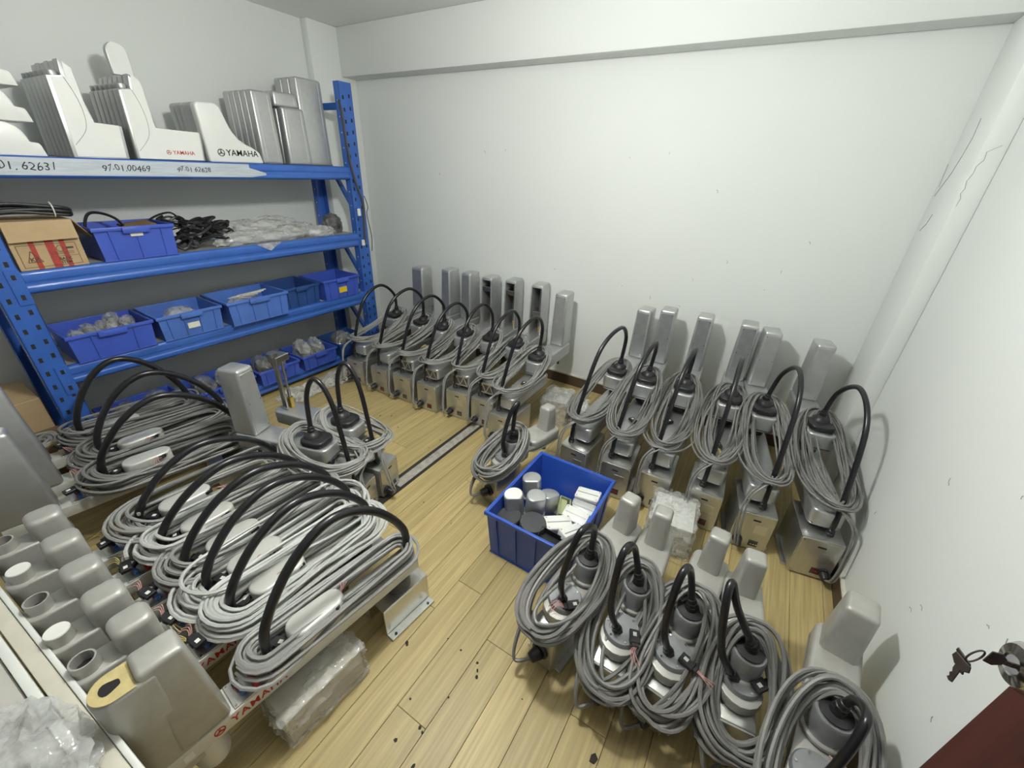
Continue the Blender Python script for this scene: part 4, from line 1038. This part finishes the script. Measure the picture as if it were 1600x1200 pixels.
for k, (y, x, s_, mt) in enumerate(((0.60, -3.070, (0.098, 0.072, 0.095), 'smoky_bag'), (0.76, -3.070, (0.098, 0.077, 0.10), 'smoky_bag'), (1.02, -3.070, (0.098, 0.068, 0.10), 'smoky_bag'), (1.17, -3.070, (0.098, 0.072, 0.10), 'plastic_bag'), (1.42, -3.070, (0.098, 0.059, 0.11), 'smoky_bag'), (1.53, -3.070, (0.098, 0.054, 0.11), 'smoky_bag'), (1.76, -3.070, (0.098, 0.063, 0.12), 'plastic_bag'), (1.88, -3.070, (0.098, 0.054, 0.11), 'plastic_bag'), (2.14, -3.070, (0.098, 0.090, 0.10), 'smoky_bag'))):
    bag('bag of dark parts on the bottom shelf, %s from the left post' % ordn[k], (x, y, ZB + 0.008), s_, 40 + k, mt, core='bag_dark', group='bags on the bottom shelf', amp=0.26)
# wiring heap, bags and white sacks on the middle shelf
wh = thing('wiring_heap', 'tangled heap of black wiring on the middle shelf', 'wiring', (-3.10, 1.27, Z2))
wr = random.Random(3)
for k in range(15):
    P = []; c0_ = Vector((wr.uniform(-.07, .08), wr.uniform(-.12, .12), wr.uniform(0.02, .14)))
    for q in range(9): P.append(c0_ + Vector((0.075 * math.cos(q * 1.5 + k) * wr.uniform(.5, 1.1), 0.085 * math.sin(q * 1.5 + k) * wr.uniform(.5, 1.1), wr.uniform(-.015, .07))))
    for p in P: p.z = max(p.z, 0.008)
    B().tube(spline(P, 6), wr.choice([0.004, 0.006, 0.009]), 6).out('wire', 'cable_black', wh)
for k in range(9):
    o = B().box(-.02, .02, -.03, .03, 0, .02, 0.003, 1).out('plug', ('black_plastic', 'silver_dark')[k % 2], wh); o.location = (wr.uniform(-.04, .08), wr.uniform(-.10, .1), 0.01 + 0.017 * k); o.rotation_euler = (wr.uniform(-.5, .5), wr.uniform(-.5, .5), wr.uniform(0, 3))
for k, (y, x, z, s_, rz) in enumerate(((1.53, -3.04, 0.0, (0.05, 0.21, 0.055), 0.10), (1.60, -3.12, 0.045, (0.07, 0.25, 0.060), -0.06), (1.72, -3.05, 0.0, (0.06, 0.22, 0.055), -0.12), (1.74, -3.10, 0.07, (0.06, 0.20, 0.055), 0.10), (1.90, -3.06, 0.02, (0.07, 0.16, 0.055), 0.05), (2.06, -3.02, 0.0, (0.05, 0.12, 0.05), -0.15))):
    bag('clear plastic wrapped long part on the middle shelf, %s from the wiring heap' % ordn[k], (x, y, Z2 + z), s_, 60 + k, 'plastic_bag', rz, group='wrapped parts on the middle shelf', core='silver', amp=0.26, freq=2.4)
bag('small dark wired part at the right end of the middle shelf', (-3.12, 2.26, Z2), (0.06, 0.08, 0.09), 70, 'bag_dark', cat='part', name='wired_part')
fl = thing('hanging_film', 'corner of clear film hanging over the middle beam', 'plastic film', (XF + 0.006, 1.62, 1.085))
B().hexa([(0, -.09, 0), (0.0012, -.09, 0), (0.003, .0, -.05), (0.0018, .0, -.05), (0, .09, 0.002), (0.0012, .09, 0.002), (0.002, .03, -.03), (0.001, .03, -.03)]).out('film', 'plastic_film', fl)
# cardboard box with black cable bundle on the middle shelf
cb_ = thing('cardboard_box', 'cardboard box with red stripes and printed frame on the middle shelf', 'box', (-3.085, 0.565, Z2))
B().box(-0.13, 0.13, -0.122, 0.122, 0.0005, 0.215, 0.002, 1).out('body', 'cardboard', cb_)
B().hexa([(0.1305, -0.118, 0.215), (0.1335, -0.118, 0.215), (0.1335, 0.118, 0.215), (0.1305, 0.118, 0.215), (0.150, -0.122, 0.130), (0.153, -0.122, 0.130), (0.153, 0.118, 0.132), (0.150, 0.118, 0.132)]).out('front_flap', 'cardboard', cb_)
B().hexa([(0.126, 0.122, 0.212), (0.128, 0.1245, 0.215), (0.10, 0.20, 0.10), (0.098, 0.198, 0.098), (-0.10, 0.122, 0.212), (-0.10, 0.1245, 0.215), (-0.10, 0.20, 0.10), (-0.10, 0.198, 0.098)]).out('side_flap', 'cardboard', cb_)
for y in (-0.060, -0.005, 0.045):
    B().box(0.1302, 0.1307, y, y + (0.030 if y == -0.005 else 0.019), 0.002, 0.128).out('red_stripe', 'red_print', cb_)
b = B()
for y0, y1, z0, z1 in ((-.105, .100, .012, .014), (-.105, .100, .110, .112), (-.105, -.103, .012, .112), (.098, .100, .012, .112), (-.005, .100, .052, .0535)): b.box(0.1308, 0.1311, y0, y1, z0, z1)
for a_, c_ in (((-.085, .035), (-.065, .085)), ((-.065, .085), (-.035, .035)), ((-.035, .035), (-.085, .035))):
    d = Vector((0, c_[0] - a_[0], c_[1] - a_[1])).normalized(); n_ = Vector((0, -d.z, d.y)) * 0.0014
    q = [Vector((0.1308, *a_)) - n_, Vector((0.1308, *c_)) - n_, Vector((0.1308, *c_)) + n_, Vector((0.1308, *a_)) + n_]
    b.hexa(q + [p + Vector((.0003, 0, 0)) for p in q])
b.tube([(0.131, 0.040 + 0.013 * math.cos(t), 0.088 + 0.013 * math.sin(t)) for t in [2 * PI * i / 20 for i in range(20)]], 0.0012, 4, True)
for z in (0.062, 0.067, 0.072): b.box(0.1308, 0.1311, 0.0, 0.085, z, z + 0.0014)
b.box(0.1308, 0.1311, 0.060, 0.088, 0.084, 0.093)
b.out('printed_frame', 'brown_ink', cb_, None)
text('print', 'KR', 0.026, 'brown_ink', cb_, (0.1313, -0.060, 0.046), (0, 1, 0), (0, 0, 1), bold=0.0006)
text('print', 'BACK', 0.018, 'brown_ink', cb_, (0.1313, 0.045, 0.040), (0, 1, 0), (0, 0, 1), bold=0.0006)
text('print', 'ITEM', 0.018, 'brown_ink', cb_, (0.1313, 0.045, 0.024), (0, 1, 0), (0, 0, 1), bold=0.0006)
bc = thing('black_cable_bundle', 'flat bundle of black cables tied with white on the cardboard box', 'cable', (-3.06, 0.57, Z2 + 0.2155))
for k in range(9):
    P = [(0.06 + 0.008 * (k % 3), -0.20, 0.010 + 0.011 * (k // 3)), (0.05 + 0.012 * (k % 3), -0.08, 0.022 + 0.011 * (k // 3) + 0.004 * math.sin(k)), (0.055 + 0.010 * (k % 3), 0.04, 0.018 + 0.011 * (k // 3)), (0.05 + 0.009 * (k % 3), 0.125, 0.010 + 0.010 * (k // 3)), (0.03 - 0.01 * (k % 3), 0.145, 0.010 + 0.006 * (k // 3))]
    B().tube(spline([(p[0], p[1], p[2] * 1.5) for p in P], 7), 0.0075, 8).out('cable', 'cable_black', bc)
B().tube([(0.064 + 0.024 * math.cos(t), 0.075, 0.042 + 0.032 * math.sin(t)) for t in [2 * PI * i / 16 for i in range(16)]], 0.003, 6, True).out('tie', 'white_plastic', bc)
hb = thing('black_hose_loop', 'loop of black hose sticking out of the middle shelf crate', 'hose', (-3.11, 0.84, Z2 + 0.008))
B().tube(spline([(0.02, -0.07, 0.02), (0.01, -0.08, 0.13), (0.0, -0.05, 0.205), (0.0, 0.0, 0.215), (0.02, 0.06, 0.180), (0.03, 0.09, 0.10), (0.03, 0.10, 0.02)], 8), 0.007, 8).out('hose', 'hose_black', hb)
pp = B().box(-0.06, 0.06, -0.07, 0.07, 0, 0.012, 0.003, 1).out('dark_panel', 'cardboard_dark'); pp.location = (-3.09, 0.98, Z2 + 0.150); pp.rotation_euler = (0.10, 0.10, 0.1)
tag(pp, 'flat maroon part lying across the middle shelf crate', 'part')
# cable clipped to the right post
pc = thing('post_cable', 'black cable with white junctions running down the right rack post', 'cable', (XF + 0.012, 2.36, 0))
B().tube(spline([(-0.02, -0.006, 1.99), (0.004, -0.014, 1.90), (0.006, -0.008, 1.72), (0.006, 0.010, 1.56), (0.010, 0.040, 1.42), (0.010, 0.075, 1.30), (0.012, 0.060, 1.15), (0.012, 0.050, 1.0)], 8), 0.009, 8).out('cable', 'dark_grey', pc)
B().tube(spline([(0.004, 0.10, 1.36), (0.012, 0.118, 1.28), (0.012, 0.10, 1.22), (0.010, 0.125, 1.05), (0.012, 0.110, 0.93)], 8), 0.003, 6).out('cable', 'cable_black', pc)
B().box(0.006, 0.022, 0.010, 0.035, 1.215, 1.270, 0.003, 1).out('junction', 'white_plastic', pc); B().box(0.006, 0.022, 0.015, 0.040, 0.985, 1.030, 0.003, 1).out('junction', 'white_plastic', pc)
# cardboard boxes and cables on the floor left of the rack
fb = thing('floor_carton', 'dark cardboard carton with grey cables, on the floor left of the rack', 'box', (-2.93, 0.195, 0), 0.0)
b = B(); w_, d_, h_, t_ = 0.11, 0.12, 0.27, 0.005
b.box(-w_, w_, -d_, d_, 0.001, 0.006); b.box(-w_, -w_ + t_, -d_, d_, 0.006, h_); b.box(w_ - t_, w_, -d_, d_, 0.006, h_); b.box(-w_ + t_, w_ - t_, -d_, -d_ + t_, 0.006, h_); b.box(-w_ + t_, w_ - t_, d_ - t_, d_, 0.006, h_)
b.out('body', 'cardboard_dark', fb, None)
B().box(w_ + 0.0002, w_ + 0.0008, -0.05, 0.03, 0.15, 0.21).out('paper_label', 'paper_label', fb)
gc = thing('grey_cable_coil', 'coil of grey cables inside the dark carton by the rack', 'cable', (-2.93, 0.195, 0.20), 0.0)
cr = random.Random(5)
sl = bundle(10, 0.007, cr)
for k in range(2): coil(cb := B(), cr, sl[5 * k:5 * k + 5], 0.0, 0.065, 0.060, 0.04, 0.06, 0.007, sag=0, loose=1.3); cb.out('cable', 'cable_mid', gc)
fb2 = thing('rear_carton', 'tan cardboard carton against the left wall behind the carton of cables', 'box', (-3.22, 0.10, 0))
B().box(-0.17, 0.17, -0.20, 0.20, 0.001, 0.44, 0.003, 1).out('body', 'cardboard', fb2); B().box(0.1702, 0.171, -0.03, 0.03, 0.30, 0.4405).out('tape', 'cream_paint', fb2)

# bubble film on the floor in front of the bottom crates
def sheet(label, x, y, sx, sy, seed, mat='plastic_film', z=0.004, amp=0.03, rz=0.0):
    b = B(); n = 26; V = []
    for i in range(n):
        for j in range(n):
            u, v = i / (n - 1) - .5, j / (n - 1) - .5
            q = Vector((u * 5 + seed, v * 5, seed)); hgt = amp * (0.8 * abs(noise.noise(q)) * 2 + 0.5 * abs(noise.noise(q * 3)) * 1.5) * (1 - (2 * abs(v)) ** 4 * .8)
            V.append(b.bm.verts.new((u * sx + .02 * noise.noise(q + Vector((9, 1, 2))), v * sy + .02 * noise.noise(q + Vector((3, 8, 2))), hgt + 0.001)))
    for i in range(n - 1):
        for j in range(n - 1): b.bm.faces.new((V[i * n + j], V[(i + 1) * n + j], V[(i + 1) * n + j + 1], V[i * n + j + 1]))
    o = b.out('plastic_sheet', mat, None, 25); o.location = (x, y, z); o.rotation_euler = (0, 0, rz)
    return tag(o, label, 'plastic sheet')
sheet('crumpled bubble film on the floor in front of the bottom crates', -2.74, 0.98, 0.22, 0.40, 2, 'plastic_bag', amp=0.06)
sheet('crumpled clear film on the floor at the right end of the rack', -2.76, 1.62, 0.20, 0.55, 5, 'plastic_bag', amp=0.05)
sheet('strip of clear film between the rack and the back row', -2.84, 2.0, 0.13, 0.36, 8, 'plastic_bag', amp=0.04)

# ---------------------------------------------------------------- blue tote with loose covers
tt = crate('large blue tote full of silver caps and black discs in the room centre', -0.56, 1.365, 0.002, 0.400, 0.515, 0.258, 'tote_blue', 0.0, 'blue tote', ribs=4, name='blue_tote', wall_t=0.006, slope=0.93, handle=False)
for k in range(4):
    y = (k + 0.5) / 4 - 0.5; w_, d_, h_ = 0.400, 0.515, 0.258
    for s_ in (-1, 1):
        B().hexa([(s_ * w_ * .465 - .003, y * d_ * .93 - .003, .002), (s_ * w_ * .465 + .003, y * d_ * .93 - .003, .002), (s_ * w_ * .465 + .003, y * d_ * .93 + .003, .002), (s_ * w_ * .465 - .003, y * d_ * .93 + .003, .002), (s_ * w_ * .5 - .005, y * d_ - .003, h_ - .016), (s_ * w_ * .5 + .005, y * d_ - .003, h_ - .016), (s_ * w_ * .5 + .005, y * d_ + .003, h_ - .016), (s_ * w_ * .5 - .005, y * d_ + .003, h_ - .016)]).out('rib', 'tote_blue', tt)
def cap(label, x, y, z, h, r, mat, tilt=(0, 0), rz=0.0, collar=True, topmat=None, grp='motor caps in the blue tote'):
    root = thing('motor_cap', label, 'cap', (x, y, z), 0, grp); root.rotation_euler = (tilt[0], tilt[1], rz)
    pr = [(r * math.cos(t), max(-r * 0.72, r * math.sin(t))) for t in [2 * PI * i / 28 for i in range(28)]]
    B().prism(pr, 'z', 0.006 if collar else 0.0, h, 0.007, 3, 0.6).out('shell', mat, root)
    if collar: B().prism([(p[0] * 1.13, p[1] * 1.13) for p in pr], 'z', 0.0, 0.012, 0.002, 1, 0.6).out('collar', mat, root)
    if topmat: B().prism([(p[0] * .88, p[1] * .88) for p in pr], 'z', h + 0.0001, h + 0.0008).out('top_face', topmat, root)
def disc(label, x, y, z, r, tilt): 
    root = thing('black_disc', label, 'disc', (x, y, z), 0, 'black discs in the blue tote'); root.rotation_euler = (*tilt, 0)
    B().lathe((0, 0, 0), [(0.0, 0.0), (r * .96, 0.0), (r, 0.006), (r, 0.028), (r * .96, 0.032), (0.0, 0.033)], 36).out('disc', 'dark_grey', root)
    B().lathe((0, 0, 0), [(r * 0.9, -0.012), (r * 1.03, -0.012), (r * 1.03, -0.0005), (r * 0.9, -0.0005)], 36).out('skirt', 'black_plastic', root)
def housing(label, x, y, z, rz, tilt, mat='white_plastic', s_=1.0):
    root = thing('flat_housing', label, 'housing', (x, y, z), rz, 'flat housings in the blue tote'); root.rotation_euler = (*tilt, rz)
    B().prism(rrect(-0.060 * s_, 0.060 * s_, -0.036 * s_, 0.036 * s_, 0.008, 4), 'z', 0.0, 0.034, 0.006, 3).out('shell', mat, root)
    B().box(-0.052 * s_, 0.052 * s_, -0.002, 0.002, 0.0342, 0.0352).out('seam', 'silver_dark', root)
    b = B()
    for sx in (-.05, .05):
        for sy in (-.026, .026): b.cyl((sx * s_, sy * s_, 0.0341), (sx * s_, sy * s_, 0.0352), 0.003, None, 8)
    b.out('screw', 'silver_dark', root)
cap('white topped motor cap on the left in the blue tote', -0.705, 1.265, 0.150, 0.123, 0.046, 'silver', (0.02, -0.10), 0.5, topmat='white_plastic')
cap('silver motor cap at the back left of the blue tote', -0.695, 1.415, 0.150, 0.118, 0.046, 'silver', (0.0, -0.08), 0.5)
cap('silver motor cap with flange in the middle of the blue tote', -0.625, 1.305, 0.160, 0.118, 0.046, 'silver', (0.06, 0.04), 0.8)
cap('silver motor cap behind the flanged one in the blue tote', -0.585, 1.375, 0.110, 0.123, 0.048, 'silver', (-0.15, 0.15), 1.2)
disc('black disc at the front left of the blue tote', -0.695, 1.195, 0.165, 0.059, (0.05, -0.12))
disc('black disc at the front middle of the blue tote', -0.580, 1.210, 0.185, 0.059, (0.05, 0.05))
disc('black disc under the green tray in the blue tote', -0.530, 1.430, 0.135, 0.054, (0.3, -0.2))
housing('white flat housing nearest the back corner of the blue tote', -0.445, 1.535, 0.170, 0.05, (0.12, -0.12))
housing('silver flat housing under the topmost white one in the blue tote', -0.440, 1.460, 0.150, 0.02, (0.30, -0.05), 'silver')
housing('white flat housing, third along the right side of the blue tote', -0.445, 1.390, 0.160, -0.05, (0.35, -0.05))
housing('white flat housing lying at the front right of the blue tote', -0.495, 1.290, 0.165, 0.75, (0.10, 0.10), s_=1.05)
housing('white flat housing at the right rim of the blue tote', -0.415, 1.270, 0.170, 1.15, (0.05, 0.20))
housing('white square housing at the bottom of the blue tote', -0.60, 1.50, 0.02, 0.3, (0, 0))
housing('silver housing at the tote bottom below the caps', -0.70, 1.33, 0.03, 1.2, (0, 0), 'silver', 1.1)
def tray(label, x, y, z, rz, tilt, mat, sx, sy, h):
    root = thing('small_tray', label, 'tray', (x, y, z), rz); root.rotation_euler = (*tilt, rz); t = 0.003
    b = B().box(-sx, sx, -sy, sy, 0, t); b.box(-sx, -sx + t, -sy, sy, t, h, 0.001, 1); b.box(sx - t, sx, -sy, sy, t, h, 0.001, 1); b.box(-sx + t, sx - t, -sy, -sy + t, t, h, 0.001, 1); b.box(-sx + t, sx - t, sy - t, sy, t, h, 0.001, 1)
    b.out('tray', mat, root, None)
tray('pale green plastic tray lying tilted in the blue tote', -0.520, 1.405, 0.170, 0.45, (0.25, 0.35), 'green_plastic', 0.028, 0.050, 0.022)
tray('black plastic tray at the front of the blue tote', -0.470, 1.185, 0.165, 0.15, (0.10, 0.25), 'black_plastic', 0.070, 0.038, 0.034)

# ---------------------------------------------------------------- boxes wrapped in film
def wrapped(label, x, y, rz, w_, d_, h_, seed, mat='alu', z=0.0):
    root = thing('wrapped_box', label, 'box', (x, y, z), rz, 'plastic wrapped boxes')
    B().box(-w_ / 2, w_ / 2, -d_ / 2, d_ / 2, 0.002, h_, 0.004, 2).out('box', mat, root)
    b = B(); e = 0.007
    bmesh.ops.create_cube(b.bm, size=1.0)
    bmesh.ops.subdivide_edges(b.bm, edges=b.bm.edges[:], cuts=14, use_grid_fill=True)
    for v in b.bm.verts:
        q = Vector((v.co.x * 3 + seed, v.co.y * 3, v.co.z * 3)); n_ = 0.026 * abs(noise.noise(q * 1.5)) + 0.012 * abs(noise.noise(q * 4))
        nn = v.co.normalized()
        v.co = Vector((v.co.x * (w_ + 2 * e), v.co.y * (d_ + 2 * e), (v.co.z + .5) * (h_ + e) + 0.001)) + Vector((nn.x, nn.y, max(nn.z, 0))) * n_
    b.out('film', 'plastic_film', root, 20)
    return root
wrapped('film wrapped box beside the back left row at the back wall', -1.03, 2.385, 0.15, 0.17, 0.20, 0.175, 3)
wrapped('film wrapped white box in front of the back right row', -0.065, 1.690, 0.10, 0.185, 0.215, 0.175, 8, 'white_paint')
wrapped('film wrapped low box under the nearest long robot arm', -0.90, 0.325, -0.06, 0.14, 0.26, 0.13, 13, 'cream_paint')
wrapped('small film wrapped parcel on the floor behind the wrapped box', -0.885, 2.47, 0.3, 0.10, 0.14, 0.10, 17, 'white_plastic')
# clear bag on the side table
bag('crumpled clear plastic bag on the side table at the lower left corner', (-1.00, -0.185, TZ - 0.003), (0.17, 0.095, 0.060), 77, 'plastic_bag', 0.1, amp=0.42, freq=2.3)
# grey cord along the table
gcord = thing('grey_power_cable', 'thin grey cable along the edge of the side table', 'cable', (-1.5, -0.10, 0))
B().tube(spline([(-0.6, 0.0, 0.36), (-0.2, 0.012, 0.362), (0.2, 0.030, 0.36), (0.46, 0.046, 0.355)], 8), 0.006, 8).out('cord', 'cable_mid', gcord)

# ---------------------------------------------------------------- scraps on the floor
DB = [(636, 1006, .016), (746, 1036, .006), (746, 1048, .007), (745, 1058, .008), (656, 1137, .007), (660, 1145, .006), (618, 1157, .008), (641, 1092, .006), (701, 1090, .005), (720, 1016, .005), (816, 1093, .004), (662, 785, .005), (705, 818, .005), (927, 1186, .020), (646, 1197, .010), (700, 998, .004), (688, 688, .006), (650, 640, .008), (622, 668, .005), (1196, 1020, .007), (594, 650, .006), (670, 700, .004), (612, 650, .006)]
def floor_pt(u, v):
    q = ((u - 800) / 641.31, (v - 600) / 641.31, 1.0)
    d = [sum(R[i][j] * q[i] for i in range(3)) for j in range(3)]
    t = -1.6 / d[2]
    return d[0] * t, d[1] * t
dr_ = random.Random(2)
for k, (u, v, s_) in enumerate(DB):
    x, y = floor_pt(u, v)
    n = dr_.randint(5, 7); el = dr_.uniform(0.35, 1.0)
    o = B().prism([(s_ * math.cos(2 * PI * i / n) * dr_.uniform(.6, 1.1), el * s_ * math.sin(2 * PI * i / n) * dr_.uniform(.6, 1.1)) for i in range(n)], 'z', 0.0003, 0.0022 + s_ * 0.12, 0.0006, 1).out('floor_scrap', 'debris', None, None)
    o.location = (x, y, 0); o.rotation_euler = (0, 0, dr_.uniform(0, 3))
    lab = 'tiny dark scrap lying on the wood floor'
    if k == 0: lab = 'largest dark stone chip on the floor beside the base bracket'
    if k == 13: lab = 'dark shiny scrap on the floor at the bottom photo edge'
    tag(o, lab, 'scrap', 'scraps on the wood floor')
